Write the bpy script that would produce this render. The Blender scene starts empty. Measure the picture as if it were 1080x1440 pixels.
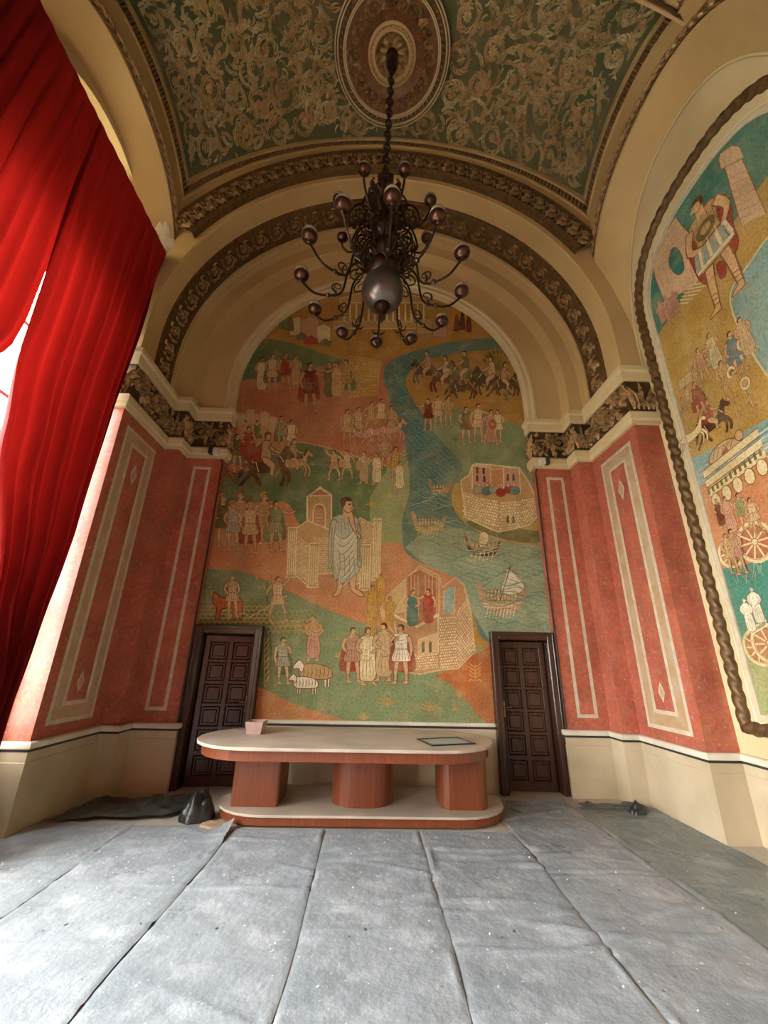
import bpy, math, random
import numpy as np
from mathutils import Vector, Matrix, noise
R = random.Random(7)
scene = bpy.context.scene
COL = scene.collection
PI = math.pi
sin, cos = math.sin, math.cos

# ------------------------------------------------------------------ camera
CAM_F, CAM_PITCH, CAM_YAW, CAM_ROLL = 571.14, 0.3533, 0.0226, 0.0204
CAM_C = np.array([-0.0608, 0.0, 1.6])
_cp, _sp, _cy, _sy = cos(CAM_PITCH), sin(CAM_PITCH), cos(CAM_YAW), sin(CAM_YAW)
CAM_W = np.array([_sy*_cp, _cy*_cp, _sp])
_r0 = np.array([_cy, -_sy, 0.0]); _u0 = np.cross(_r0, CAM_W)
CAM_R = cos(CAM_ROLL)*_r0 + sin(CAM_ROLL)*_u0
CAM_U = -sin(CAM_ROLL)*_r0 + cos(CAM_ROLL)*_u0
cam_data = bpy.data.cameras.new('camera')
cam_data.sensor_fit = 'HORIZONTAL'; cam_data.sensor_width = 36.0
cam_data.lens = 36.0*CAM_F/1080.0
cam_data.clip_start = 0.05; cam_data.clip_end = 200
cam = bpy.data.objects.new('camera', cam_data); COL.objects.link(cam)
cam.matrix_world = Matrix(((CAM_R[0], CAM_U[0], -CAM_W[0], CAM_C[0]), (CAM_R[1], CAM_U[1], -CAM_W[1], CAM_C[1]),
                           (CAM_R[2], CAM_U[2], -CAM_W[2], CAM_C[2]), (0, 0, 0, 1)))
scene.camera = cam

# ------------------------------------------------------------------ sky, light, exposure
world = bpy.data.worlds.new('overcast_sky'); scene.world = world; world.use_nodes = True
_bg = world.node_tree.nodes['Background']
_bg.inputs['Color'].default_value = (1.0, 0.985, 0.955, 1); _bg.inputs['Strength'].default_value = 44.0
scene.view_settings.view_transform = 'Standard'; scene.view_settings.look = 'None'
scene.view_settings.gamma = 1.0; scene.view_settings.use_curve_mapping = False
scene.view_settings.exposure = 0.55
scene.cycles.use_denoising = True
scene.cycles.max_bounces = 10; scene.cycles.diffuse_bounces = 3; scene.cycles.glossy_bounces = 4
scene.cycles.transmission_bounces = 4; scene.cycles.transparent_max_bounces = 12
scene.cycles.sample_clamp_indirect = 12.0
def portal(name, x, y, z, sy, sz):
    l = bpy.data.lights.new(name, 'AREA'); l.shape = 'RECTANGLE'; l.size = sz; l.size_y = sy
    l.cycles.is_portal = True
    o = bpy.data.objects.new(name, l); COL.objects.link(o)
    o.location = (x, y, z); o.rotation_euler = (0, -PI/2, 0)      # faces +X, into the room
for i, yc in enumerate((3.5, 0.0, -3.5)): portal('window_portal', -4.32, yc, 4.7, 2.4, 7.6)

# ------------------------------------------------------------------ helpers
def lin(c):
    return tuple((v/255/12.92 if v/255 <= 0.04045 else ((v/255+0.055)/1.055)**2.4) for v in c)
def hexc(h): return lin((int(h[0:2], 16), int(h[2:4], 16), int(h[4:6], 16)))

class MB:
    """collects shapes, then builds ONE mesh object"""
    def __init__(s): s.v = []; s.f = []; s.c = []; s.has = False; s.col = (1, 1, 1)
    def add(s, vs, fs, col=None):
        b = len(s.v); s.v.extend(vs); s.f.extend([tuple(i+b for i in f) for f in fs])
        if col is not None: s.has = True; s.col = col
        s.c.extend([s.col]*len(fs)); return s
    def box(s, x0, x1, y0, y1, z0, z1, col=None):
        v = [(x0,y0,z0),(x1,y0,z0),(x1,y1,z0),(x0,y1,z0),(x0,y0,z1),(x1,y0,z1),(x1,y1,z1),(x0,y1,z1)]
        return s.add(v, [(0,3,2,1),(4,5,6,7),(0,1,5,4),(1,2,6,5),(2,3,7,6),(3,0,4,7)], col)
    def cbox(s, x0, x1, y0, y1, z0, z1, b=0.01, col=None):
        # box with chamfered edges
        pts = []
        for z, i in ((z0, b), (z0+b, 0), (z1-b, 0), (z1, b)):
            a0, a1, c0, c1 = x0+i, x1-i, y0+i, y1-i
            pts += [(a0+b,c0,z),(a1-b,c0,z),(a1,c0+b,z),(a1,c1-b,z),(a1-b,c1,z),(a0+b,c1,z),(a0,c1-b,z),(a0,c0+b,z)]
        fs = [tuple(range(7,-1,-1)), tuple(range(24,32))]
        for k in range(3):
            for j in range(8): fs.append((k*8+j, k*8+(j+1)%8, k*8+8+(j+1)%8, k*8+8+j))
        return s.add(pts, fs, col)
    def prism(s, poly, z0, z1, col=None, b=0.0):
        n = len(poly); v = []
        if b:
            cx = sum(p[0] for p in poly)/n; cy = sum(p[1] for p in poly)/n
            def ins(p):
                dx, dy = p[0]-cx, p[1]-cy; L = math.hypot(dx, dy); k = (L-b)/L
                return (cx+dx*k, cy+dy*k)
            lay = [([ins(p) for p in poly], z0), (poly, z0+b), (poly, z1-b), ([ins(p) for p in poly], z1)]
        else: lay = [(poly, z0), (poly, z1)]
        for P, z in lay: v += [(p[0], p[1], z) for p in P]
        fs = [tuple(range(n-1, -1, -1)), tuple(range((len(lay)-1)*n, len(lay)*n))]
        for k in range(len(lay)-1):
            for j in range(n): fs.append((k*n+j, k*n+(j+1) % n, (k+1)*n+(j+1) % n, (k+1)*n+j))
        return s.add(v, fs, col)
    def tube(s, path, r, n=6, col=None, cap=True, closed=False):
        P = [Vector(p) for p in path]; m = len(P); vs = []; fs = []
        rr = r if isinstance(r, (list, tuple)) else [r]*m
        prev = None
        for i in range(m):
            a = P[i-1] if (i > 0 or closed) else P[i]; b = P[(i+1) % m] if (i < m-1 or closed) else P[i]
            t = (b-a); t = t.normalized() if t.length > 1e-9 else Vector((0,0,1))
            if prev is None:
                ref = Vector((0,0,1)) if abs(t.z) < 0.9 else Vector((1,0,0))
                nx = t.cross(ref).normalized()
            else:
                nx = prev - t*prev.dot(t); nx = nx.normalized() if nx.length > 1e-6 else prev
            prev = nx; ny = t.cross(nx)
            for k in range(n):
                a_ = 2*PI*k/n; q = P[i] + (nx*cos(a_)+ny*sin(a_))*rr[i]; vs.append(tuple(q))
        last = m if closed else m-1
        for i in range(last):
            i2 = (i+1) % m
            for k in range(n): fs.append((i*n+k, i*n+(k+1) % n, i2*n+(k+1) % n, i2*n+k))
        if cap and not closed:
            fs.append(tuple(range(n-1, -1, -1))); fs.append(tuple(range((m-1)*n, m*n)))
        return s.add(vs, fs, col)
    def lathe(s, prof, c=(0,0,0), n=16, col=None):
        vs = []; fs = []; m = len(prof)
        for (r, z) in prof:
            for k in range(n): vs.append((c[0]+r*cos(2*PI*k/n), c[1]+r*sin(2*PI*k/n), c[2]+z))
        for i in range(m-1):
            for k in range(n): fs.append((i*n+k, i*n+(k+1) % n, (i+1)*n+(k+1) % n, (i+1)*n+k))
        fs.append(tuple(range(n-1,-1,-1))); fs.append(tuple(range((m-1)*n, m*n)))
        return s.add(vs, fs, col)
    def grid(s, fn, us, ws, col=None):
        m, n = len(us), len(ws)
        vs = [tuple(fn(u, w)) for u in us for w in ws]
        fs = [(i*n+j, (i+1)*n+j, (i+1)*n+j+1, i*n+j+1) for i in range(m-1) for j in range(n-1)]
        return s.add(vs, fs, col)
    def ribbon(s, path, w, h, M, col=None):
        """raised leaf/stem on a surface: path of (u,v), half-widths w, ridge heights h, M(u,v,n)->xyz"""
        m = len(path); vs = []; fs = []
        for i in range(m):
            a = path[max(i-1, 0)]; b = path[min(i+1, m-1)]
            dx, dy = b[0]-a[0], b[1]-a[1]; L = math.hypot(dx, dy) or 1
            nx, ny = -dy/L*w[i], dx/L*w[i]
            u, v = path[i]
            vs += [M(u+nx, v+ny, 0.0), M(u, v, h[i]), M(u-nx, v-ny, 0.0)]
        for i in range(m-1):
            fs += [(i*3, i*3+1, i*3+4, i*3+3), (i*3+1, i*3+2, i*3+5, i*3+4)]
        return s.add(vs, fs, col)
    def build(s, name, mat=None, parent=None, org=(0,0,0), smooth=False, kind=None, flip=False, recalc=False):
        me = bpy.data.meshes.new(name)
        ox, oy, oz = org
        me.from_pydata([(a-ox, b-oy, c-oz) for a, b, c in s.v], [], [f[::-1] for f in s.f] if flip else s.f)
        if s.has:
            at = me.attributes.new('Col', 'FLOAT_COLOR', 'FACE')
            at.data.foreach_set('color', np.array([(c[0], c[1], c[2], 1.0) for c in s.c], dtype=np.float32).ravel())
        if smooth: me.polygons.foreach_set('use_smooth', [True]*len(me.polygons))
        if recalc:
            import bmesh
            bm = bmesh.new(); bm.from_mesh(me); bmesh.ops.recalc_face_normals(bm, faces=bm.faces); bm.to_mesh(me); bm.free()
        me.update()
        o = bpy.data.objects.new(name, me); COL.objects.link(o)
        if mat: me.materials.append(mat)
        if parent: o.parent = parent
        else: o.location = org
        if kind: o['kind'] = kind
        return o

def tag(o, label=None, cat=None, group=None, kind=None):
    if label: o['label'] = label
    if cat: o['category'] = cat
    if group: o['group'] = group
    if kind: o['kind'] = kind
    return o
def thing(name, label, cat, loc=(0,0,0), group=None):
    o = bpy.data.objects.new(name, None); COL.objects.link(o); o.location = loc; o.empty_display_size = 0.1
    return tag(o, label, cat, group)
def inst(o, name, parent=None, mat=None):
    c = o.copy(); c.name = name; COL.objects.link(c)
    if parent: c.parent = parent
    return c
def spline(pts, n=6, closed=False):
    m = len(pts); out = []
    rng = range(m) if closed else range(m-1)
    for i in rng:
        if closed: p0, p1, p2, p3 = pts[i-1], pts[i], pts[(i+1) % m], pts[(i+2) % m]
        else: p0, p1, p2, p3 = pts[max(i-1,0)], pts[i], pts[i+1], pts[min(i+2, m-1)]
        for k in range(n):
            t = k/n
            out.append(tuple(0.5*((2*b)+(-a+c)*t+(2*a-5*b+4*c-d)*t*t+(-a+3*b-3*c+d)*t**3) for a, b, c, d in zip(p0, p1, p2, p3)))
    if not closed: out.append(tuple(pts[-1]))
    return out
def lerp(a, b, t): return a+(b-a)*t

# ------------------------------------------------------------------ materials
def newmat(name):
    m = bpy.data.materials.new(name); m.use_nodes = True
    nt = m.node_tree; return m, nt, nt.nodes['Principled BSDF']
def nd(nt, t, **kw):
    n = nt.nodes.new(t)
    for k, v in kw.items():
        if hasattr(n, k): setattr(n, k, v)
        else: n.inputs[k].default_value = v
    return n
def mixc(nt, fac, a, b, mode='MIX'):
    n = nt.nodes.new('ShaderNodeMix'); n.data_type = 'RGBA'; n.blend_type = mode
    for sock, val in ((n.inputs[0], fac), (n.inputs[6], a), (n.inputs[7], b)):
        if hasattr(val, 'is_linked'): nt.links.new(val, sock)
        elif isinstance(val, (int, float)): sock.default_value = val
        else: sock.default_value = (val[0], val[1], val[2], 1)
    return n.outputs[2]
def noise_fac(nt, scale, detail=4, lo=0.35, hi=0.65, rough=0.55, stretch=None):
    tc = nd(nt, 'ShaderNodeTexCoord'); src = tc.outputs['Object']
    if stretch:
        mp = nd(nt, 'ShaderNodeMapping'); mp.inputs['Scale'].default_value = stretch
        nt.links.new(src, mp.inputs['Vector']); src = mp.outputs[0]
    n = nd(nt, 'ShaderNodeTexNoise', Scale=scale, Detail=detail, Roughness=rough)
    nt.links.new(src, n.inputs['Vector'])
    r = nd(nt, 'ShaderNodeMapRange'); r.inputs['From Min'].default_value = lo; r.inputs['From Max'].default_value = hi
    nt.links.new(n.outputs['Fac'], r.inputs['Value']); return r.outputs['Result']
def bump(nt, bs, fac, strength=0.2, dist=0.01):
    b = nd(nt, 'ShaderNodeBump', Strength=strength, Distance=dist)
    nt.links.new(fac, b.inputs['Height']); nt.links.new(b.outputs[0], bs.inputs['Normal'])
def plain(name, base, var=None, scale=6, rough=0.6, metal=0.0, bmp=0.0, bscale=40, lo=0.35, hi=0.65, stretch=None, spec=None):
    m, nt, bs = newmat(name)
    if var is not None:
        c = mixc(nt, noise_fac(nt, scale, 5, lo, hi, stretch=stretch), base, var); nt.links.new(c, bs.inputs['Base Color'])
    else: bs.inputs['Base Color'].default_value = (*base, 1)
    bs.inputs['Roughness'].default_value = rough; bs.inputs['Metallic'].default_value = metal
    if spec is not None: bs.inputs['Specular IOR Level'].default_value = spec
    if bmp: bump(nt, bs, noise_fac(nt, bscale, 4), bmp)
    return m
def mathm(nt, fac, k):
    n = nd(nt, 'ShaderNodeMath', operation='MULTIPLY'); n.inputs[1].default_value = k; nt.links.new(fac, n.inputs[0]); return n.outputs[0]
def attrmat(name, rough=0.8, metal=0.0, scale=1.3, dark=0.72, fine=28, bmp=0.25, spec=0.25, faded=None):
    m, nt, bs = newmat(name)
    a = nd(nt, 'ShaderNodeAttribute', attribute_name='Col'); c = a.outputs['Color']
    if faded:
        c = mixc(nt, mathm(nt, noise_fac(nt, scale*.8, 5, 0.42, 0.70), .30), c, faded)
        c = mixc(nt, mathm(nt, noise_fac(nt, scale*3.1, 6, 0.48, 0.72), .30), c, (0.64, 0.50, 0.27))
    dk = mixc(nt, 1.0, c, (dark, dark*0.97, dark*0.9), 'MULTIPLY')
    c = mixc(nt, noise_fac(nt, scale*1.7, 6, 0.38, 0.66), c, dk)
    d2 = mixc(nt, 1.0, c, (0.80, 0.75, 0.68), 'MULTIPLY')
    c = mixc(nt, noise_fac(nt, fine, 4, 0.44, 0.62), c, d2)
    nt.links.new(c, bs.inputs['Base Color'])
    bs.inputs['Roughness'].default_value = rough; bs.inputs['Metallic'].default_value = metal
    bs.inputs['Specular IOR Level'].default_value = spec
    if bmp: bump(nt, bs, noise_fac(nt, fine*1.6, 4), bmp, 0.006)
    return m


M = {}
M['cream'] = plain('cream_plaster', (0.66, 0.54, 0.31), (0.58, 0.45, 0.235), 1.1, 0.75, bmp=0.08, bscale=30)
M['cream_up'] = plain('shaded_cream_plaster', (0.57, 0.40, 0.172), (0.49, 0.33, 0.135), 0.9, 0.75, bmp=0.08, bscale=30)  # same cream, with upper dimness and warm bounce put into the colour
M['dado'] = plain('pale_limestone', (0.60, 0.50, 0.34), (0.46, 0.37, 0.24), 1.6, 0.45, bmp=0.04, bscale=50)
M['cap'] = plain('white_moulding', (0.72, 0.67, 0.55), (0.6, 0.54, 0.42), 4, 0.4)
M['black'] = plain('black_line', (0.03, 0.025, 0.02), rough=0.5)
M['inlay'] = plain('cream_inlay_marble', (0.62, 0.55, 0.40), (0.5, 0.42, 0.3), 9, 0.4)
M['ochre_inlay'] = plain('veined_ochre_marble', (0.45, 0.27, 0.12), (0.48, 0.36, 0.24), 6, 0.4, bmp=0.02)
M['gilt'] = plain('dull_gilding', (0.56, 0.36, 0.15), (0.17, 0.085, 0.03), 18, 0.34, metal=0.3, bmp=0.25, bscale=60)
M['giltdark'] = plain('dark_gilt_ground', (0.10, 0.052, 0.018), (0.05, 0.026, 0.01), 12, 0.55, metal=0.25)
M['brown'] = plain('bronzed_plaster', (0.17, 0.095, 0.032), (0.09, 0.048, 0.017), 14, 0.45, metal=0.35, bmp=0.2, bscale=60)
M['vault'] = plain('green_vault_ground', (0.075, 0.10, 0.036), (0.145, 0.125, 0.052), 2.2, 0.85, bmp=0.25, bscale=25)
M['relief'] = attrmat('vault_relief_plaster', 0.8, 0.0, 1.5, 0.72, 20, 0.15)
M['paint'] = attrmat('mural_paint', 0.75, 0.0, 1.2, 0.78, 34, 0.3, faded=(0.40, 0.33, 0.15))
M['wood'] = plain('dark_door_wood', (0.06, 0.020, 0.010), (0.032, 0.011, 0.007), 5, 0.24, bmp=0.1, bscale=30, stretch=(8, 8, 0.6))
M['table'] = plain('red_brown_veneer', (0.22, 0.055, 0.018), (0.16, 0.040, 0.013), 4, 0.34, stretch=(9, 9, 0.5))
M['tabletop'] = plain('dusty_table_laminate', (0.56, 0.47, 0.37), (0.42, 0.35, 0.28), 2.4, 0.5)
M['iron'] = plain('dark_bronze', (0.055, 0.03, 0.018), (0.028, 0.016, 0.011), 20, 0.38, metal=0.75)
M['copper'] = plain('red_bronze_cup', (0.10, 0.042, 0.026), (0.055, 0.024, 0.016), 12, 0.28, metal=0.7)
M['pewter'] = plain('tarnished_globe_metal', (0.17, 0.15, 0.145), (0.11, 0.095, 0.09), 6, 0.3, metal=0.8)
M['milk'] = plain('dusty_milk_glass', (0.40, 0.35, 0.27), (0.30, 0.25, 0.18), 7, 0.25)
M['white'] = plain('white_plastic', (0.65, 0.63, 0.58), rough=0.4)
M['blackp'] = plain('black_plastic_film', (0.012, 0.013, 0.013), (0.03, 0.032, 0.032), 6, 0.28, bmp=0.3, bscale=18)
M['pinkbox'] = plain('pink_card', (0.50, 0.34, 0.30), (0.42, 0.28, 0.25), 6, 0.7)
M['stone'] = plain('floor_stone', (0.50, 0.47, 0.40), (0.40, 0.36, 0.29), 1.5, 0.4)
M['winframe'] = plain('white_window_frame', (0.62, 0.62, 0.60), rough=0.45)
M['brass'] = plain('worn_brass', (0.32, 0.22, 0.10), rough=0.35, metal=0.9)
M['peel'] = plain('bare_white_plaster', (0.62, 0.55, 0.42), (0.40, 0.31, 0.19), 8, 0.9, bmp=0.4, bscale=30, lo=0.5, hi=0.62)
M['sheet'] = plain('pale_glass_sheet', (0.42, 0.47, 0.44), rough=0.12)

def granite():
    m, nt, bs = newmat('speckled_red_marble')
    c = mixc(nt, noise_fac(nt, 3.0, 5), (0.46, 0.130, 0.075), (0.34, 0.088, 0.048))
    tc = nd(nt, 'ShaderNodeTexCoord')
    v = nd(nt, 'ShaderNodeTexVoronoi', Scale=26.0); nt.links.new(tc.outputs['Object'], v.inputs['Vector'])
    c2 = mixc(nt, 0.25, c, v.outputs['Color'], 'SOFT_LIGHT')
    c3 = mixc(nt, mathm(nt, noise_fac(nt, 24, 6, 0.57, 0.70, .7), .8), c2, (0.66, 0.38, 0.28))
    nt.links.new(c3, bs.inputs['Base Color']); bs.inputs['Roughness'].default_value = 0.33
    return m
M['marble'] = granite()
def tarp_mat(name, tint):
    m, nt, bs = newmat(name)
    c = mixc(nt, noise_fac(nt, 0.8, 7, 0.36, 0.64), (0.225, 0.258, 0.285), (0.32, 0.355, 0.385))
    c = mixc(nt, mathm(nt, noise_fac(nt, 3.2, 9, 0.50, 0.66, 0.68), .6), c, (0.50, 0.535, 0.565))
    c = mixc(nt, mathm(nt, noise_fac(nt, 2.1, 8, 0.55, 0.70, 0.7, stretch=(3, 1, 1)), .22), c, (0.17, 0.185, 0.19))
    c = mixc(nt, noise_fac(nt, 30, 3, 0.68, 0.71), c, (0.66, 0.65, 0.62))
    c = mixc(nt, noise_fac(nt, 17, 2, 0.74, 0.76), c, (0.05, 0.05, 0.05))
    c = mixc(nt, 1.0, c, tint, 'MULTIPLY')
    nt.links.new(c, bs.inputs['Base Color'])
    r = nd(nt, 'ShaderNodeMapRange'); r.inputs['To Min'].default_value = 0.24; r.inputs['To Max'].default_value = 0.58
    nt.links.new(noise_fac(nt, 2.2, 5), r.inputs['Value']); nt.links.new(r.outputs[0], bs.inputs['Roughness'])
    bump(nt, bs, noise_fac(nt, 7, 8, 0.2, 0.8, 0.62), 0.5, 0.02)
    return m
M['tarp'] = tarp_mat('grey_tarpaulin', (1, 1, 1)); M['tarp_green'] = tarp_mat('green_grey_tarpaulin', (.66, .70, .64))
def curtain_mat():
    m, nt, bs = newmat('red_curtain_cloth')
    out = nt.nodes['Material Output']
    c = mixc(nt, noise_fac(nt, 3, 4, stretch=(1, 6, 0.3)), (0.20, 0.009, 0.008), (0.13, 0.005, 0.005))
    nt.links.new(c, bs.inputs['Base Color']); bs.inputs['Roughness'].default_value = 0.85
    bs.inputs['Specular IOR Level'].default_value = 0.1
    t = nd(nt, 'ShaderNodeBsdfTranslucent'); t.inputs['Color'].default_value = (0.34, 0.010, 0.007, 1)
    mx = nd(nt, 'ShaderNodeMixShader'); mx.inputs[0].default_value = 0.11
    nt.links.new(bs.outputs[0], mx.inputs[1]); nt.links.new(t.outputs[0], mx.inputs[2]); nt.links.new(mx.outputs[0], out.inputs['Surface'])
    return m
M['curtain'] = curtain_mat()
def glass_mat(name, tr):
    m, nt, bs = newmat(name); out = nt.nodes['Material Output']
    t = nd(nt, 'ShaderNodeBsdfTransparent'); t.inputs['Color'].default_value = (tr, tr*1.01, tr*1.01, 1)
    g = nd(nt, 'ShaderNodeBsdfGlossy'); g.inputs['Roughness'].default_value = 0.03
    fr = nd(nt, 'ShaderNodeFresnel', IOR=1.45)
    mx = nd(nt, 'ShaderNodeMixShader'); nt.links.new(fr.outputs[0], mx.inputs[0])
    nt.links.new(t.outputs[0], mx.inputs[1]); nt.links.new(g.outputs[0], mx.inputs[2]); nt.links.new(mx.outputs[0], out.inputs['Surface'])
    return m
M['glass'] = glass_mat('window_glass', .93); M['dim_glass'] = glass_mat('dimmed_window_glass', .74); M['strong_dim_glass'] = glass_mat('strongly_dimmed_window_glass', .33)  # two dimmed panes, added to cut window light on pier and floor
def fan_dim_mat():  # arched panes made to pass little light, keeping the upper curtain dark
    m, nt, bs = newmat('dimmed_fanlight'); out = nt.nodes['Material Output']
    t = nd(nt, 'ShaderNodeBsdfTranslucent'); t.inputs['Color'].default_value = (0.16, 0.14, 0.08, 1)
    bs.inputs['Base Color'].default_value = (0.5, 0.45, 0.3, 1)
    mx = nd(nt, 'ShaderNodeMixShader'); mx.inputs[0].default_value = 0.35
    nt.links.new(bs.outputs[0], mx.inputs[1]); nt.links.new(t.outputs[0], mx.inputs[2]); nt.links.new(mx.outputs[0], out.inputs['Surface'])
    return m
M['fan_dim'] = fan_dim_mat()
# ------------------------------------------------------------------ the room
XW = 3.80            # side walls
YM = 6.27            # mural wall
YD = 4.71            # front of the arch
ZS = 6.2             # centre of the arches
BAYS = (3.5, 0.0, -3.5)
def struct(name, mb=None, mat=None, **kw):
    if mb is None:
        o = bpy.data.objects.new(name, None); COL.objects.link(o); o.empty_display_size = .1
    else: o = mb.build(name, mat, **kw)
    o['kind'] = 'structure'; return o

PLAN = [(2.62, YM), (2.62, 6.12), (3.22, 6.12), (3.22, 5.83), (3.45, 5.83), (3.45, YD), (XW, YD)]
def sweep_plan(mb, plan, prof, s, col=None):
    n = len(plan); nr = []
    for i in range(n-1):
        dx, dy = plan[i+1][0]-plan[i][0], plan[i+1][1]-plan[i][1]; L = math.hypot(dx, dy); nr.append((dy/L, -dx/L))
    vs = []
    for i, p in enumerate(plan):
        a = nr[max(i-1, 0)]; b = nr[min(i, n-2)]; k = 1+a[0]*b[0]+a[1]*b[1]
        mx, my = (a[0]+b[0])/k, (a[1]+b[1])/k
        for off, z in prof: vs.append((s*(p[0]+mx*off), p[1]+my*off, z))
    m = len(prof)
    fs = [(i*m+j, i*m+j+1, (i+1)*m+j+1, (i+1)*m+j) for i in range(n-1) for j in range(m-1)]
    return mb.add(vs, fs, col)

ground = struct('ground', MB().box(-60, -4.3, -60, 60, -.75, -.6), plain('outdoor_paving', (.45, .43, .38), (.36, .35, .29), .4, .9))  # unseen ground, added to set how much light rises into the vault
floor = struct('floor', MB().box(-4.3, 4.3, -5.4, 7.0, -0.15, 0.0), M['stone'])

# end wall with two door openings
w = MB()
DH, DL, DR = 1.95, (-2.53, -1.73), (1.77, 2.53)
for a, b in ((-4.2, DL[0]), (DL[1], DR[0]), (DR[1], 4.2)): w.box(a, b, YM, 7.0, 0, DH)
w.box(-4.2, 4.2, YM, 7.0, DH, 11.3)
for a, b in (DL, DR): w.box(a, b, 6.95, 7.0, 0, DH)
wall_end = struct('wall_end', w, M['cream'])

# right wall, back wall
wall_right = struct('wall_right', MB().box(XW, 4.2, -5.3, YM, 0, 11.3), M['cream'])
wall_back = struct('wall_back', MB().box(-4.2, 4.2, -5.4, -5.2, 0, 11.3), M['marble'])  # unseen wall, dark marble chosen to cut bounced light
MB().box(XW-.03, XW+.01, -5.0, 1.1, .80, 7.2).build('bounce_cut_panel', plain('bounce_cut_green', (.10, .13, .07), (.16, .13, .06), 1.0, .8), wall_right)  # added dark panel, out of view, soaks up bounced light

# left wall with three arched window openings
WA = 1.13                                     # half width of the curtained window
WZ0, WZ1, WB = 1.05, 6.0, 2.2                 # sill, spring, rise
def win_top(y, yc, a=None, b=None): a = WA if a is None else a; b = WB if b is None else b; return WZ1 + b*math.sqrt(max(0, 1-((y-yc)/a)**2))
def win_loop(yc, a=None, b=None, z0=None, n=24):
    a = WA if a is None else a; b = WB if b is None else b; z0 = WZ0 if z0 is None else z0
    return [(yc-a, z0)] + [(yc-a*cos(PI*k/n), WZ1+b*sin(PI*k/n)) for k in range(n+1)] + [(yc+a, z0)]
w = MB(); edges = [-5.3] + [e for yc in sorted(BAYS) for e in (yc-WA, yc+WA)] + [YM]
for i in range(0, len(edges), 2): w.box(-4.2, -XW, edges[i], edges[i+1], 0, 11.3)
SPEC = {3.5: (.80, 7.27, 1.05), 0.0: (.9, 3.0, .9), -3.5: (.9, 3.0, .9)}   # other bays: unseen windows, kept low to darken the upper room
for yc in BAYS:
    WZ0, WZ1, WB = SPEC[yc]
    w.box(-4.2, -XW, yc-WA, yc+WA, 0, WZ0)
    ys = [yc-WA*cos(PI*k/24) for k in range(25)]
    for k in range(24):
        y0, y1 = ys[k], ys[k+1]; t0, t1 = win_top(y0, yc), win_top(y1, yc)
        v = []
        for x in (-4.2, -XW): v += [(x,y0,t0),(x,y1,t1),(x,y1,11.3),(x,y0,11.3)]
        w.add(v, [(0,1,2,3),(7,6,5,4),(0,4,5,1)])
wall_left = struct('wall_left', w, M['cream'])

# windows: frame, bars, panes
for i, yc in enumerate(BAYS):
    WZ0, WZ1, WB = SPEC[yc]
    win = struct('window_%d' % (i+1)); win.location = (-4.08, yc, WZ0)
    org = (-4.08, yc, WZ0)
    f = MB(); lo = win_loop(yc, WA, WB); li = win_loop(yc, WA-.09, WB-.09, WZ0+.09)
    n = len(lo)
    for x0, x1 in ((-4.12, -4.02),):
        v = [(x0, p[0], p[1]) for p in lo] + [(x0, p[0], p[1]) for p in li] + [(x1, p[0], p[1]) for p in lo] + [(x1, p[0], p[1]) for p in li]
        fs = []
        for k in range(n):
            k2 = (k+1) % n
            fs += [(k, k2, n+k2, n+k), (2*n+k, 3*n+k, 3*n+k2, 2*n+k2), (n+k, n+k2, 3*n+k2, 3*n+k), (k, 2*n+k, 2*n+k2, k2)]
        f.add(v, fs)
    f.build('window_frame', M['winframe'], win, org)
    for dy in (-.36, .36):
        MB().cbox(-4.10, -4.04, yc+dy-.03, yc+dy+.03, WZ0+.05, win_top(yc+dy, yc)-.05, .01).build('mullion', M['winframe'], win, org)
    for z in ((1.2, 2.1, 3.15, 4.2, 5.1, 6.0, 7.27) if WZ1 > 5 else (1.2, 2.1, 3.0)):
        hw = WA-.05 if z <= WZ1 else (WA-.05)*math.sqrt(1-((z-WZ1)/WB)**2)
        MB().cbox(-4.095, -4.045, yc-hw, yc+hw, z-.025, z+.025, .008).build('glazing_bar', M['winframe'], win, org)
    zs = [WZ0+.05, 1.2, 2.1, 3.15, 4.2, 5.1, 6.0, 7.27] if WZ1 > 5 else [WZ0+.05, 1.2, 2.1, 3.0]
    for a, b in ((-1.05, -.36), (-.36, .36), (.36, 1.05)):
        for z0, z1 in zip(zs, zs[1:]):
            MB().add([(-4.07,yc+a,z0),(-4.07,yc+b,z0),(-4.07,yc+b,z1),(-4.07,yc+a,z1)], [(0,1,2,3)]).build('pane', M['fan_dim' if z0 > 5.9 else 'strong_dim_glass' if a > 0 and yc > 3 else 'dim_glass'], win, org)
    lp = [(yc-1.03*cos(PI*k/20), WZ1+(WB-.07)*sin(PI*k/20)) for k in range(21)]
    MB().add([(-4.07, p[0], p[1]) for p in lp], [tuple(range(21))]).build('fanlight_pane', M['fan_dim' if yc > 3 else 'glass'], win, org)
    # raised moulding round the opening
    a = win_loop(yc, WA, WB, WZ0); b = win_loop(yc, WA+.07, WB+.07, WZ0)
    m = MB(); n = len(a)
    v = [(-XW, p[0], p[1]) for p in a]+[(-XW+.035, p[0], p[1]) for p in a]+[(-XW+.035, p[0], p[1]) for p in b]+[(-XW, p[0], p[1]) for p in b]
    m.add(v, [(r*n+k, r*n+k+1, (r+1)*n+k+1, (r+1)*n+k) for r in range(3) for k in range(n-1)])
    m.build('window_moulding', M['cream'], wall_left)
    # raised thin moulding on the right wall arches
    if i:
        MB().add([(-v_[0], v_[1], v_[2]) for v_ in v], m.f).build('arch_moulding', M['cream'], wall_right)

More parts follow.
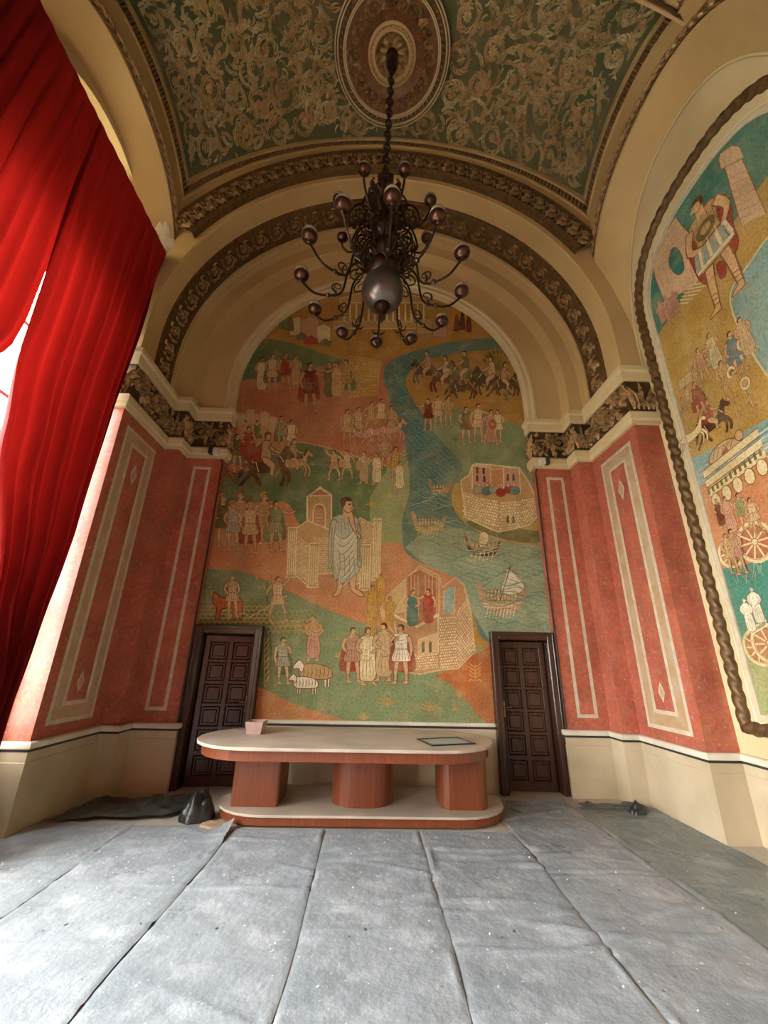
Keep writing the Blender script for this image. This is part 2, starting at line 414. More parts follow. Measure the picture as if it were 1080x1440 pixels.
# marble piers, dado, mouldings of the arch
LONG = PLAN + [(XW, -5.2)]
for s, side in ((1, 'right'), (-1, 'left')):
    plan = [(s*0+p[0], p[1]) for p in PLAN]
    mb = MB(); sweep_plan(mb, plan, [(0, .74), (0, 4.76)], s); mb.build('marble_pier', M['marble'], wall_end)
    mb = MB(); sweep_plan(mb, LONG, [(.035, 0), (.035, .60), (.028, .605), (.028, .70)], s)
    sweep_plan(mb, LONG, [(.028, .70), (0, .70)], s)
    d = mb.build('baseboard_'+side, M['dado'], None); d['kind'] = 'structure'
    mb = MB(); sweep_plan(mb, LONG, [(.03, .693), (.032, .693), (.032, .725), (.0, .725)], s); mb.build('black_strip', M['black'], d)  # black strip just below the rail
    mb = MB(); sweep_plan(mb, LONG, [(.028, .722), (.055, .722), (.06, .735), (.06, .772), (.045, .785), (-.02, .785)], s); mb.build('dado_rail', M['cap'], d)
    mb = MB(); sweep_plan(mb, plan, [(-.01, 4.715), (.045, 4.715), (.05, 4.76), (.075, 4.78), (.075, 4.87), (.06, 4.90), (.02, 4.925), (-.02, 4.925)], s)
    mb.build('cornice', M['cream'], wall_end)
    mb = MB(); sweep_plan(mb, plan, [(.015, 4.9), (.02, 5.45)], s); mb.build('frieze_ground', M['giltdark'], wall_end)
    mb = MB(); sweep_plan(mb, plan, [(.0, 5.42), (.05, 5.42), (.06, 5.45), (.055, 5.56), (.085, 5.585), (.09, 5.65), (.07, 5.66), (-.05, 5.66)], s)
    mb.build('capital_moulding', M['cream'], wall_end)

# dado behind the table, between the doors
mb = MB(); mb.box(-1.64, 1.68, YM-.03, YM, 0, .76); bd = mb.build('baseboard_end', M['dado'], None); bd['kind'] = 'structure'
MB().cbox(-1.64, 1.68, YM-.06, YM+.01, .785, .83, .008).build('dado_rail', M['cap'], bd)
MB().box(-1.64, 1.68, YM-.036, YM, .755, .785).build('black_strip', M['black'], bd)

# inlaid panels on the piers
def strip_rect(mb, F, u0, u1, z0, z1, w, n=.003):
    for a, b, c, d in ((u0, u1, z0, z0+w), (u0, u1, z1-w, z1), (u0, u0+w, z0+w, z1-w), (u1-w, u1, z0+w, z1-w)):
        v = [F(a, c, n), F(b, c, n), F(b, d, n), F(a, d, n)]; g = [F(a, c, 0), F(b, c, 0), F(b, d, 0), F(a, d, 0)]
        mb.add(v+g, [(0,1,2,3)]+[(k, 4+k, 4+(k+1) % 4, (k+1) % 4) for k in range(4)])
def diamond(mb, F, u, z, a, b, n):
    v = [F(u, z-b, n), F(u+a, z, n), F(u, z+b, n), F(u-a, z, n)]; mb.add(v, [(0,1,2,3)])
for s in (1, -1):
    FA = lambda u, z, n, s=s: (s*u, 6.12-n, z)
    FC = lambda u, z, n, s=s: (s*(3.45-n), u, z)
    p = MB(); strip_rect(p, FA, 2.79, 3.08, .93, 4.56, .045, .004); p.build('inlay_border', M['inlay'], wall_end)
    p = MB(); strip_rect(p, FC, 4.86, 5.62, .90, 4.55, .045, .005); p.build('inlay_border', M['inlay'], wall_end)
    p = MB(); strip_rect(p, FC, 4.90, 5.58, .945, 4.505, .13, .003); p.build('inlay_band', M['ochre_inlay'], wall_end)
    p = MB(); strip_rect(p, FC, 5.03, 5.45, 1.075, 4.375, .045, .005); p.build('inlay_border', M['inlay'], wall_end)
    for z, a, b in ((3.98, .075, .17), (1.32, .06, .12)):
        p = MB(); diamond(p, FC, 5.24, z, a, b, .004); q = p.build('inlay_diamond', M['inlay'], wall_end)
        p = MB(); diamond(p, FC, 5.24, z, a*.58, b*.58, .006); p.build('diamond_centre', M['ochre_inlay'], q)

# stepped archivolt and soffit
def arch_path(r, z0=5.64, n=48):
    return [(r, z0)] + [(r*cos(PI*k/n), ZS+r*sin(PI*k/n)) for k in range(n+1)] + [(-r, z0)]
def arch_surf(mb, prof, n=48, z0=5.64, col=None):
    rows = [[(x, y, z) for x, z in arch_path(r, z0, n)] for r, y in prof]
    m = len(rows[0]); vs = [p for rw in rows for p in rw]
    return mb.add(vs, [(i*m+j, i*m+j+1, (i+1)*m+j+1, (i+1)*m+j) for i in range(len(rows)-1) for j in range(m-1)], col)
mb = MB(); arch_surf(mb, [(2.60, YM), (2.60, 6.15), (2.615, 6.11), (2.645, 6.11), (2.655, 6.135), (2.70, 6.135), (2.71, 6.10), (2.755, 6.10), (2.765, 6.12)])
mb.build('mural_moulding', M['cream'], wall_end)
mb = MB(); arch_surf(mb, [(2.76, 6.12), (3.22, 6.12), (3.22, 5.83), (3.45, 5.83), (3.45, 5.70), (3.425, 5.69), (3.42, 5.66), (3.435, 5.65), (3.435, 5.60), (3.42, 5.59), (3.42, 5.57), (3.45, 5.56),
                          (3.45, 4.74), (3.46, YD), (3.75, YD), (5.2, YD)])
mb.build('archivolt', M['cream_up'], wall_end)
mb = MB(); arch_surf(mb, [(3.45, 5.53), (3.415, 5.52), (3.41, 5.49), (3.435, 5.48), (3.435, 5.10), (3.41, 5.09), (3.415, 5.06), (3.45, 5.05)]); mb.build('rosette_band', M['brown'], wall_end)

# ---- relief pieces -------------------------------------------------
def leaf(mb, Mf, x, y, ang, L, w, curl, h, col=None, n=6):
    pts = []; a = ang; px, py = x, y
    for i in range(n+1):
        pts.append((px, py)); a += curl/n; px += L/n*cos(a); py += L/n*sin(a)
    ws = [w*(.25+1.5*math.sin(PI*min(1, (i/n)*.92+.08))**.8*(1-.55*i/n)) if i < n else 0.002 for i in range(n+1)]
    hs = [h*math.sin(PI*(.15+.8*i/n)) for i in range(n+1)]
    mb.ribbon(pts, ws, hs, Mf, col); return pts[-1]
def spiral(mb, Mf, x, y, r, a0, turns, sgn, w, h, col=None, leaves=0, lw=.03, ll=.12, cl=None):
    n = int(14*turns); P = []
    for i in range(n+1):
        t = i/n; rr = r*(1-.82*t); a = a0+sgn*2*PI*turns*t; P.append((x+rr*cos(a), y+rr*sin(a)))
    mb.ribbon(P, [w*(1-.5*i/n) for i in range(n+1)], [h]*(n+1), Mf, col)
    for k in range(leaves):
        i = int(n*.75*k/leaves); t = i/n; a = a0+sgn*2*PI*turns*t
        tang = a+sgn*PI/2
        leaf(mb, Mf, P[i][0], P[i][1], tang-sgn*.75, ll*(1-.4*t)*(.8+.4*R.random()), lw, sgn*(1.5), h, cl or col)
    return P
def flower(mb, Mf, x, y, r, h, npet=8, col=None, col2=None, a0=0.0):
    for k in range(npet):
        a = a0+2*PI*k/npet
        leaf(mb, Mf, x+.2*r*cos(a), y+.2*r*sin(a), a, r*.85, r*.24, 0.3, h, col, 4)
    dome = []; n = 8
    for q, hh in ((.32, 0), (.24, h*.9), (.0, h*1.3)):
        dome += [Mf(x+q*r*cos(2*PI*k/n), y+q*r*sin(2*PI*k/n), hh) for k in range(n)]
    mb.add(dome, [(i*n+k, i*n+(k+1) % n, (i+1)*n+(k+1) % n, (i+1)*n+k) for i in range(2) for k in range(n)], col2 or col)

# gilded acanthus frieze over the capitals, one relief per face of the pier
for s in (1, -1):
    for i in range(len(PLAN)-1):
        (ax, ay), (bx, by) = PLAN[i], PLAN[i+1]
        L = math.hypot(bx-ax, by-ay); tx, ty = (bx-ax)/L, (by-ay)/L; nx, ny = ty, -tx
        Mf = lambda u, v, n, ax=ax, ay=ay, tx=tx, ty=ty, nx=nx, ny=ny, s=s: (s*(ax+tx*u+nx*(.022+n)), ay+ty*u+ny*(.022+n), 4.93+v)
        mb = MB()
        if L < .4:
            for q in (.12, .3, .5, .7, .88):
                sg = 1 if q > .5 else -1
                leaf(mb, Mf, L*q, .02, PI/2, .40+.06*(q == .5), .018, -.5*sg*(q != .5), .06)
                leaf(mb, Mf, L*q, .16, PI/2, .22, .014, -1.6*sg, .05); leaf(mb, Mf, L*q, .05, PI/2, .2, .013, 1.8*sg, .05)
        else:
            k = max(2, round(L/.30)); W = L/k
            for j in range(k):
                cx = (j+.5)*W; sg = 1 if j % 2 else -1
                cy = .24+.045*sg
                spiral(mb, Mf, cx, cy, min(W*.5, .155), PI*(.5 if sg > 0 else -.5), 1.8, sg, .014, .06, leaves=10, lw=.015, ll=.11)
                flower(mb, Mf, cx, cy, .05, .05, 6)
                for q in range(11):
                    a = R.uniform(0, 2*PI); leaf(mb, Mf, cx+W*.36*cos(a), .24+.17*sin(a), a+R.uniform(-1, 1), R.uniform(.07, .14), .016, R.uniform(-2.4, 2.4), .045)
                leaf(mb, Mf, j*W+.03, .02, PI/2-.5*sg, .30, .022, 1.4*sg, .055); leaf(mb, Mf, (j+1)*W-.03, .46, -PI/2-.5*sg, .3, .022, 1.4*sg, .055)
        mb.build('gilded_acanthus', M['gilt'], wall_end)

# rosettes on the soffit band: one mesh, copied round the arch
NR = 33; LA = PI*3.45+2*.54
Mloc = lambda u, v, n: (u, v, n)
mb = MB(); flower(mb, Mloc, 0, 0, .06, .035, 7)
spiral(mb, Mloc, 0, 0, .135, 0, 1.35, 1, .011, .04, leaves=8, lw=.011, ll=.08)
for k in range(4): leaf(mb, Mloc, .16*cos(PI/4+k*PI/2), .14*sin(PI/4+k*PI/2), PI/4+k*PI/2+1.2, .11, .014, 1.8, .035)
ros = None
for k in range(NR):
    d = (k+.5)*LA/NR
    if d < .54: x, z, nv = 3.435, 5.66+d, Vector((-1,0,0))
    elif d > LA-.54: x, z, nv = -3.435, 5.66+(LA-d), Vector((1,0,0))
    else:
        a = (d-.54)/3.45; x, z, nv = 3.435*cos(a), ZS+3.435*sin(a), Vector((-cos(a), 0, -sin(a)))
    if ros is None: ros = mb.build('rosette', M['gilt'], wall_end); o = ros
    else: o = inst(ros, 'rosette')
    yv = Vector((0, 1, 0)); xv = yv.cross(nv)
    o.matrix_world = Matrix(((xv.x, yv.x, nv.x, x), (xv.y, yv.y, nv.y, 5.29), (xv.z, yv.z, nv.z, z), (0,0,0,1)))

# ---- vaults ---------------------------------------------------------
HB = 1.13
def V(x, y, yc): 
    t = (y-yc)/HB
    return ZS+math.sqrt(4.43**2-x*x)+(abs(x)/3.4)**2*(.18+.45*(1-t*t))
def C1(y, yc): return 6.6+2.1*max(0, 1-abs((y-yc+.2)/1.62)**2.3)**(1/2.3)
def intr(phi, t, yc):       # splayed side arch: t 0 at the wall, 1 at the room
    q = 2/2.3; cc, ss = math.copysign(abs(cos(phi))**q, cos(phi)), abs(sin(phi))**q
    return (lerp(XW, 3.4, t), yc-.2+lerp(1.42, 1.62, t)*cc, lerp(5.6+2.85*ss, 6.6+2.1*ss, t))
ceiling = struct('ceiling', MB().box(-4.2, 4.2, -5.4, 7.0, 11.3, 11.45), M['cream'])
fr = lambda n: [k/n for k in range(n+1)]
for yc in BAYS:
    mb = MB(); mb.grid(lambda u, w_: (-3.4+6.8*u, yc-HB+2*HB*w_, V(-3.4+6.8*u, yc-HB+2*HB*w_, yc)), fr(60), fr(24))
    mb.build('vault', M['vault'], ceiling, smooth=True)
    for s in (1, -1):
        mb = MB(); mb.grid(lambda u, t: (lambda p: (s*p[0], p[1], p[2]))(intr(PI*u, t, yc)), fr(48), fr(6))
        mb.build('side_arch', M['cream_up'], ceiling, smooth=True)
        bands = ((0, .05, 'cream_up', 0), (.05, .22, 'brown', .02), (.22, .60, 'cream_up', .0), (.60, .63, 'cream_up', .03), (.63, .86, 'brown', .012), (.86, .93, 'cream_up', .04), (.93, 1.0, 'cream_up', .02))
        by = {}
        for f0, f1, mt, off in bands:
            def bz(y, f): return lerp(C1(y, yc), V(3.4, y, yc), f)
            g = by.setdefault(mt, MB())
            ys = [yc-1.80+3.0*k/40 for k in range(41)]
            cl = lambda y: min(max(y, yc-HB), yc+HB)
            vs = []
            for y in ys:
                a, b = lerp(C1(y, yc), V(3.4, cl(y), yc), f0), lerp(C1(y, yc), V(3.4, cl(y), yc), f1)
                vs += [(s*3.4, y, a), (s*(3.4-off), y, a), (s*(3.4-off), y, b), (s*3.4, y, b)]
            g.add(vs, [(i*4+j, i*4+j+1, i*4+5+j, i*4+4+j) for i in range(40) for j in range(3)])
        by['cream_up'].build('vault_frame', M['cream_up'], ceiling)
        br = by['brown'].build('leaf_moulding', M['brown'], ceiling)
        if yc > 3:
            mb = MB()
            for f0, f1, st, off in ((.05, .22, .085, .02), (.63, .86, .05, .012)):
                Mf = lambda u, v, n: (s*(3.4-off-n), u, lerp(C1(u, yc), V(3.4, min(max(u, yc-HB), yc+HB), yc), lerp(f0, f1, v)))
                y = yc-1.7; k = 0
                while y < yc+1.12:
                    pts = [(y+st*1.1*q, q) for q in (0, .2, .45, .7, .9, 1)] if f0 > .5 else [(y+.09*sin(q*PI*2)+q*.05, q) for q in (0, .2, .4, .6, .8, 1)]
                    mb.ribbon(pts, [st*.28]*6, [.004, .022, .03, .03, .02, .004], Mf); y += st*(1 if f0 > .5 else 1.3); k += 1
            mb.build('moulding_leaves', M['gilt'], br)
mb = MB(); pth = [(lambda p: (p[0]-.02, p[1], p[2]))(intr(PI*k/48, 0, 3.5)) for k in range(49)]
mb.tube(pth, .018, 6); mb.build('arch_moulding', M['cream'], wall_right)
# transverse arches between the bays
for yc in (1.75, -1.75):
    mb = MB()
    pr = [(4.75, yc-.62), (4.41, yc-.62), (4.41, yc+.62), (4.75, yc+.62)]
    rows = [[(r*cos(PI*k/40), y, ZS+r*sin(PI*k/40)) for k in range(41)] for r, y in pr]
    mb.add([p for rw in rows for p in rw], [(i*41+j, i*41+j+1, (i+1)*41+j+1, (i+1)*41+j) for i in range(3) for j in range(40)])
    mb.build('transverse_arch', M['cream_up'], ceiling)

    for s, z0 in ((1, 5.4), (-1, 7.66)):
        x0, x1 = sorted((s*3.4, s*(XW+.02))); MB().cbox(x0, x1, yc-.52, yc-.06, z0, 9.3, .02).build('arch_springer', M['cream_up'], ceiling)
# frame of the vault over the end arch, egg moulding below it
YF = 4.63
def endz(x, f): return lerp(ZS+math.sqrt(3.95**2-x*x), V(x, YF, 3.5), f)
XS = [-3.4+6.8*k/60 for k in range(61)]
cr, brn = MB(), MB()
for f0, f1, g, off in ((0, .10, cr, .03), (.10, .46, cr, 0), (.46, .52, cr, .03), (.52, .80, brn, .01), (.80, .90, cr, .04), (.90, 1.0, cr, .02)):
    vs = []
    for x in XS: a, b = endz(x, f0), endz(x, f1); vs += [(x, YF, a), (x, YF-off, a), (x, YF-off, b), (x, YF, b)]
    g.add(vs, [(i*4+j, i*4+j+1, i*4+5+j, i*4+4+j) for i in range(60) for j in range(3)])
Y2 = 2.375
for f0, f1, g, off in ((.46, .52, cr, .03), (.52, .80, brn, .01), (.80, .90, cr, .04), (.90, 1.0, cr, .02)):
    vs = []
    for x in XS: a, b = endz(x, f0), endz(x, f1); vs += [(x, Y2, a), (x, Y2+off, a), (x, Y2+off, b), (x, Y2, b)]
    g.add(vs, [(i*4+j, i*4+j+1, i*4+5+j, i*4+4+j) for i in range(60) for j in range(3)])
cr.build('vault_frame', M['cream_up'], ceiling); br = brn.build('leaf_moulding', M['brown'], ceiling)
mb = MB(); x = -3.35
while x < 3.35:
    Mf = lambda u, v, n: (u, YF-.01-n, endz(u, lerp(.52, .80, v)))
    mb.ribbon([(x+.06*q, q) for q in (0, .25, .5, .75, 1)], [.016]*5, [.004, .022, .03, .022, .004], Mf); x += .055
mb.build('moulding_leaves', M['gilt'], br)
# egg-and-leaf course
mb = MB(); A1 = math.acos(3.4/3.9)
rows = [[(r*cos(A1+(PI-2*A1)*k/60), y, ZS+r*sin(A1+(PI-2*A1)*k/60)) for k in range(61)] for r, y in ((3.55, YD), (3.55, 4.62), (3.60, 4.58), (3.62, 4.61), (3.92, 4.57), (3.96, 4.55), (3.98, 4.63))]
mb.add([p for rw in rows for p in rw], [(i*61+j, i*61+j+1, (i+1)*61+j+1, (i+1)*61+j) for i in range(6) for j in range(60)])
mb.build('egg_course_ground', M['brown'], ceiling)
mb = MB()
spiral(mb, Mloc, -.005, .05, .062, PI*1.1, 1.5, -1, .012, .045, leaves=4, lw=.010, ll=.06)
spiral(mb, Mloc, .0, -.065, .056, PI*.1, 1.5, -1, .011, .04, leaves=4, lw=.010, ll=.055)
for sg in (-1, 1):
    leaf(mb, Mloc, sg*.06, -.135, PI/2-sg*.1, .17, .014, -sg*.9, .045); leaf(mb, Mloc, sg*.05, .14, -PI/2+sg*.3, .12, .012, sg*1.0, .04)
mb.ribbon([(.115, .14), (.135, .07), (.12, 0), (.14, -.07), (.155, -.135)], [.010, .013, .011, .013, .010], [.03, .05, .04, .05, .03], Mloc)
NE = 31; egg = None
for k in range(NE):
    a = A1+(PI-2*A1)*(k+.5)/NE; r = 3.765
    if egg is None: egg = mb.build('egg_leaf', M['gilt'], ceiling); o = egg
    else: o = inst(egg, 'egg_leaf')
    nv = Vector((0, -1, 0)); yv = Vector((cos(a), 0, sin(a))); xv = yv.cross(nv)
    o.matrix_world = Matrix(((xv.x, yv.x, nv.x, r*cos(a)), (xv.y, yv.y, nv.y, 4.59), (xv.z, yv.z, nv.z, ZS+r*sin(a)), (0,0,0,1)))

# acanthus scrolls all over the green vault
MEDR = .90
def vmap(yc):
    def Mf(u, v, n):
        e = .01; x = max(-3.39, min(3.39, u)); y = v
        z = V(x, y, yc); d1 = (V(min(x+e, 3.4), y, yc)-V(max(x-e, -3.4), y, yc))/(min(x+e, 3.4)-max(x-e, -3.4)); d2 = (V(x, y+e, yc)-V(x, y-e, yc))/(2*e)
        L = math.sqrt(1+d1*d1+d2*d2)
        return (x+d1/L*n, y+d2/L*n, z-n/L)
    return Mf
Mv = vmap(3.5)
pal = [hexc(h) for h in ('d2c08e', 'dccb9c', 'c4b07e', 'cfa878', 'd6bc8a', 'c8a874')]
mb = MB(); pts = []; tries = 0
def okpt(u, y, m=0.0):
    return abs(u) < 3.37-m and abs(y-3.5) < HB-.04-m and math.hypot(u, y-3.5) > MEDR+.03+m
# arc length in x: sample x by angle so scrolls keep their size down the slope
def ax(a): return 4.43*sin(a)
AM = math.asin(3.34/4.43)
while tries < 6000:
    tries += 1; a = R.uniform(-AM, AM); y = R.uniform(3.5-HB, 3.5+HB)
    u = ax(a)
    if not okpt(u, y, .1): continue
    if all(math.hypot((a-q[2])*4.43, y-q[1]) > .43 for q in pts): pts.append((u, y, a))
def Mva(u, v, n): # u is arc length across
    return Mv(4.43*sin(max(-AM, min(AM, u/4.43))), max(3.5-HB+.02, min(3.5+HB-.02, v)), n)
for (u, y, a) in pts:
    s_ = a*4.43; sg = R.choice((-1, 1)); c = R.choice(pal); r = R.uniform(.15, .21)
    spiral(mb, Mva, s_, y, r, R.uniform(0, 2*PI), 1.35, sg, .012, .03, c, leaves=13, lw=.013, ll=.16, cl=c)
    flower(mb, Mva, s_, y, .07, .03, 9, R.choice(pal), pal[3], R.random())
cnt = 0; tries = 0
while cnt < 1150 and tries < 12000:
    tries += 1; a = R.uniform(-AM, AM); y = R.uniform(3.5-HB+.05, 3.5+HB-.05); u = ax(a)
    if not okpt(u, y, .02): continue
    dmin = min(math.hypot((a-q[2])*4.43, y-q[1]) for q in pts)
    if dmin < .15: continue
    c = R.choice(pal); th = R.uniform(0, 2*PI); k = R.choice((-1, 1))
    if cnt % 3 != 0:
        e = [(a*4.43, y)]; b = th
        for i in range(5): b += .35*k; e.append((e[-1][0]+.055*cos(b), e[-1][1]+.055*sin(b)))
        if all(okpt(ax(q[0]/4.43), q[1]) for q in e):
            mb.ribbon(e, [.008, .009, .008, .007, .006, .003], [.02]*6, Mva, c)
            for i in (1, 2, 3, 4):
                for sg in (-1, 1): leaf(mb, Mva, e[i][0], e[i][1], th+.35*k*(i+1)+sg*.85, .095-.008*i, .0105, -sg*1.1, .024, c, 4)
    else: leaf(mb, Mva, a*4.43, y, th, R.uniform(.09, .16), .012, k*R.uniform(.8, 2.4), .025, c, 5)
    cnt += 1
o = mb.build('acanthus_relief', M['relief'], ceiling); o['kind'] = 'stuff'

# ceiling rose
ZR = 10.63
rose = MB(); 
prof = [(.90, 0), (.90, .03), (.88, .05), (.85, .05), (.84, .03), (.81, .025), (.775, .03), (.765, .05), (.735, .05), (.72, .02)]
def ring(mb, prof, n=56):
    vs = []; m = len(prof)
    for r, d in prof:
        for k in range(n): vs.append((r*cos(2*PI*k/n), 3.5+r*sin(2*PI*k/n), V(r*cos(2*PI*k/n), 3.5, 3.5)*0+ZR-.02-d-(.1 if r > .5 else .04)))
    mb.add(vs, [(i*n+k, i*n+(k+1) % n, (i+1)*n+(k+1) % n, (i+1)*n+k) for i in range(m-1) for k in range(n)])
ring(rose, [(.90, -.1)]+prof); med = rose.build('ceiling_rose', M['brown'], ceiling, smooth=False)
mb = MB()
for r0 in (.885, .845, .75, .725): ring(mb, [(r0+.016, .02), (r0+.012, .058), (r0-.004, .06), (r0-.010, .02)])
mb.build('rose_ring', M['cream'], med)
mb = MB(); ring(mb, [(.73, .02), (.55, .005), (.51, .03), (.38, .045), (.33, .06)]); mb.build('rose_ground', plain('red_brown_ground', (.22, .10, .035), (.13, .055, .02), 9, .5, metal=.2), med)
mb = MB(); ring(mb, [(.38, .03), (.375, .07), (.345, .08), (.335, .055), (.305, .05), (.295, .075), (.27, .075), (.26, .03)], 48); mb.build('rose_ring', M['cream_up'], med)
mb = MB(); ring(mb, [(.265, .03), (.2, -.02), (.1, -.05), (.01, -.06)], 32); mb.build('rose_cup', M['gilt'], med)
mb = MB(); Mr = lambda u, v, n: (u, 3.5+v, ZR-.135-n+(.04 if math.hypot(u, v) < .5 else 0))
for k in range(12):
    a = 2*PI*k/12
    spiral(mb, Mr, .56*cos(a), .56*sin(a), .11, a+PI/2, 1.4, 1 if k % 2 else -1, .018, .04, leaves=6, lw=.02, ll=.11)
    leaf(mb, Mr, .40*cos(a+.26), .40*sin(a+.26), a+.26, .28, .035, .5, .045)
    flower(mb, Mr, .56*cos(a), .56*sin(a), .05, .04, 6)
for k in range(10): leaf(mb, lambda u, v, n: (u, 3.5+v, ZR-.02-n), .07*cos(k*PI/5), .07*sin(k*PI/5), k*PI/5, .17, .04, .2, .03)
mb.build('rose_leaves', M['gilt'], med)
mb = MB()
for rr, nn, w_ in ((.793, 64, .017), (.32, 34, .010)):
    for k in range(nn):
        a = 2*PI*k/nn; mb.ribbon([(rr*cos(a-.02)*.975, rr*sin(a-.02)*.975), (rr*cos(a), rr*sin(a)), (rr*cos(a+.03)*1.022, rr*sin(a+.03)*1.022)], [w_*.6, w_, w_*.6], [.008, .028, .008],
             lambda u, v, n: (u, 3.5+v, ZR-(.143 if rr > .5 else .108)-n))
mb.build('rose_beads', M['gilt'], med)

# peeled plaster at the left corner of the vault
mb = MB(); n = 26; ctr = (.50, .72)
loop = []
for k in range(n):
    a = 2*PI*k/n; q = 1+.35*noise.noise((3*cos(a), 3*sin(a), 1.7))
    loop.append((ctr[0]+.24*q*cos(a), min(1.0, ctr[1]+.30*q*sin(a))))
def pp(phi, t, d):
    p = intr(phi, t, 3.5); return (-p[0]+d, p[1]-d*.3, p[2]-d)
mb.add([pp(ctr[0], ctr[1], .012)]+[pp(a, b, .012) for a, b in loop]+[pp(a, b, -.002) for a, b in loop],
       [(0, 1+k, 1+(k+1) % n) for k in range(n)]+[(1+k, 1+n+k, 1+n+(k+1) % n, 1+(k+1) % n) for k in range(n)])
mb.build('peeled_plaster', M['peel'], ceiling)
# ------------------------------------------------------------------ doors
ROWS = ((1.59, 1.83), (1.30, 1.55), (1.01, 1.26), (.72, .97), (.43, .68), (.13, .37))
pan = MB()
pan.cbox(-.135, .135, -.012, .03, -.125, .125, .012); pan.cbox(-.10, .10, -.028, .0, -.09, .09, .014)
pan0 = None
for i, (xa, xb, hinge, ang) in enumerate(((-2.60, -1.655, -1, .16), (1.695, 2.605, 1, .06))):
    d = struct('door_%d' % (i+1)); d.location = (0, 0, 0)
    f = MB(); yo = 6.155
    for a, b in ((xa, xa+.10), (xb-.10, xb)):
        f.cbox(a, b, yo, 6.45, 0, 2.035, .012)
    f.cbox(xa+.09, xb-.09, yo+.002, 6.45, 1.935, 2.033, .012)
    f.cbox(xa-.015, xa+.03, yo-.02, YM, 0, 2.05, .008); f.cbox(xb-.03, xb+.015, yo-.02, YM, 0, 2.05, .008); f.cbox(xa+.02, xb-.02, yo-.018, YM, 2.005, 2.05, .008)
    f.build('door_frame', M['wood'], d)
    W = xb-xa-.22; hx = xa+.11 if hinge < 0 else xb-.11; y0 = 6.33
    def place(o, lx, ly, lz):
        a = ang*(1 if hinge < 0 else -1)
        sx = lx if hinge < 0 else -lx
        o.location = (hx+sx*cos(a)-ly*sin(a), y0+sx*sin(a)+ly*cos(a), lz); o.rotation_euler = (0, 0, a)
    lf = MB(); s = 1 if hinge < 0 else -1
    X = lambda a, b: (min(s*a, s*b), max(s*a, s*b))
    st = .075; mid = W/2
    for a, b in ((0, st), (mid-.035, mid+.035), (W-st, W)): lf.cbox(*X(a, b), -.025, .025, .01, 1.92, .006)
    zz = [.01]+[v for r in reversed(ROWS) for v in r]+[1.92]
    for k in range(0, len(zz), 2): lf.cbox(*X(.01, W-.01), -.024, .024, zz[k], zz[k+1], .006)
    lf.box(*X(.02, W-.02), .008, .02, .02, 1.9)
    leafo = lf.build('door_leaf', M['wood'], d); place(leafo, 0, 0, 0)
    for z0, z1 in ROWS:
        for cx in ((st+mid-.035)/2, (mid+.035+W-st)/2):
            if pan0 is None: pan0 = pan.build('door_panel', M['wood'], d); o = pan0
            else: o = inst(pan0, 'door_panel', d)
            place(o, cx, 0.006, (z0+z1)/2)
            o.scale = ((mid-.035-st)/.275, 1, (z1-z0)/.255)
    hb = MB(); hb.cbox(-.02, .02, -.006, .006, -.10, .10, .004); hb.tube([(0, -.005, .03), (0, -.05, .03), (-.10*s, -.055, .03)], .009, 8); hb.lathe([(.012, -.003), (.012, .003)], (0, -.008, -.05), 10)
    h = hb.build('door_handle', M['brass'], d); place(h, W-.04, -.032, 1.0)

# ------------------------------------------------------------------ long table
def stadium(x0, x1, y0, y1, n=12):
    r = (y1-y0)/2; cy = (y0+y1)/2; P = []
    for k in range(n+1): a = -PI/2+PI*k/n; P.append((x1-r+r*cos(a), cy+r*sin(a)))
    for k in range(n+1): a = PI/2+PI*k/n; P.append((x0+r+r*cos(a), cy+r*sin(a)))
    return P
TX, TY = -.12, 5.35
tb = thing('table', 'long red-brown veneered table with rounded ends, pale dusty top and three pedestals', 'table', (TX, TY, 0))
og = (TX, TY, 0)
top = MB().prism(stadium(-1.96, 1.34, 4.57, 5.93), .755, .785, b=.006).build('table_top', M['tabletop'], tb, og); top['label'] = 'pale dusty table top'
MB().prism(stadium(-1.90, 1.28, 4.63, 5.87), .655, .757).build('apron', M['table'], tb, og)
pl = MB().prism(stadium(-1.70, 1.47, 4.98, 6.05), .02, .10).build('plinth', M['table'], tb, og)
MB().prism(stadium(-1.72, 1.49, 4.96, 6.07), .095, .118, b=.004).build('plinth_top', M['tabletop'], tb, og)
# left and right pedestals: flat inner flank, rounded front edges;  middle one oval
def rbox(x0, x1, y0, y1, r, n=5):
    P = []
    for cx, cy, a0 in ((x1-r, y0+r, -PI/2), (x1-r, y1-r, 0), (x0+r, y1-r, PI/2), (x0+r, y0+r, PI)):
        for k in range(n+1): a = a0+PI/2*k/n; P.append((cx+r*cos(a), cy+r*sin(a)))
    return P
MB().prism(rbox(-1.53, -1.02, 5.20, 5.75, .03), .115, .66).build('pedestal', M['table'], tb, og)
MB().prism(stadium(-.47, .23, 5.20, 5.75, 14), .115, .66).build('pedestal', M['table'], tb, og)
MB().prism(rbox(.74, 1.27, 5.18, 5.73, .12, 6), .115, .66).build('pedestal', M['table'], tb, og)

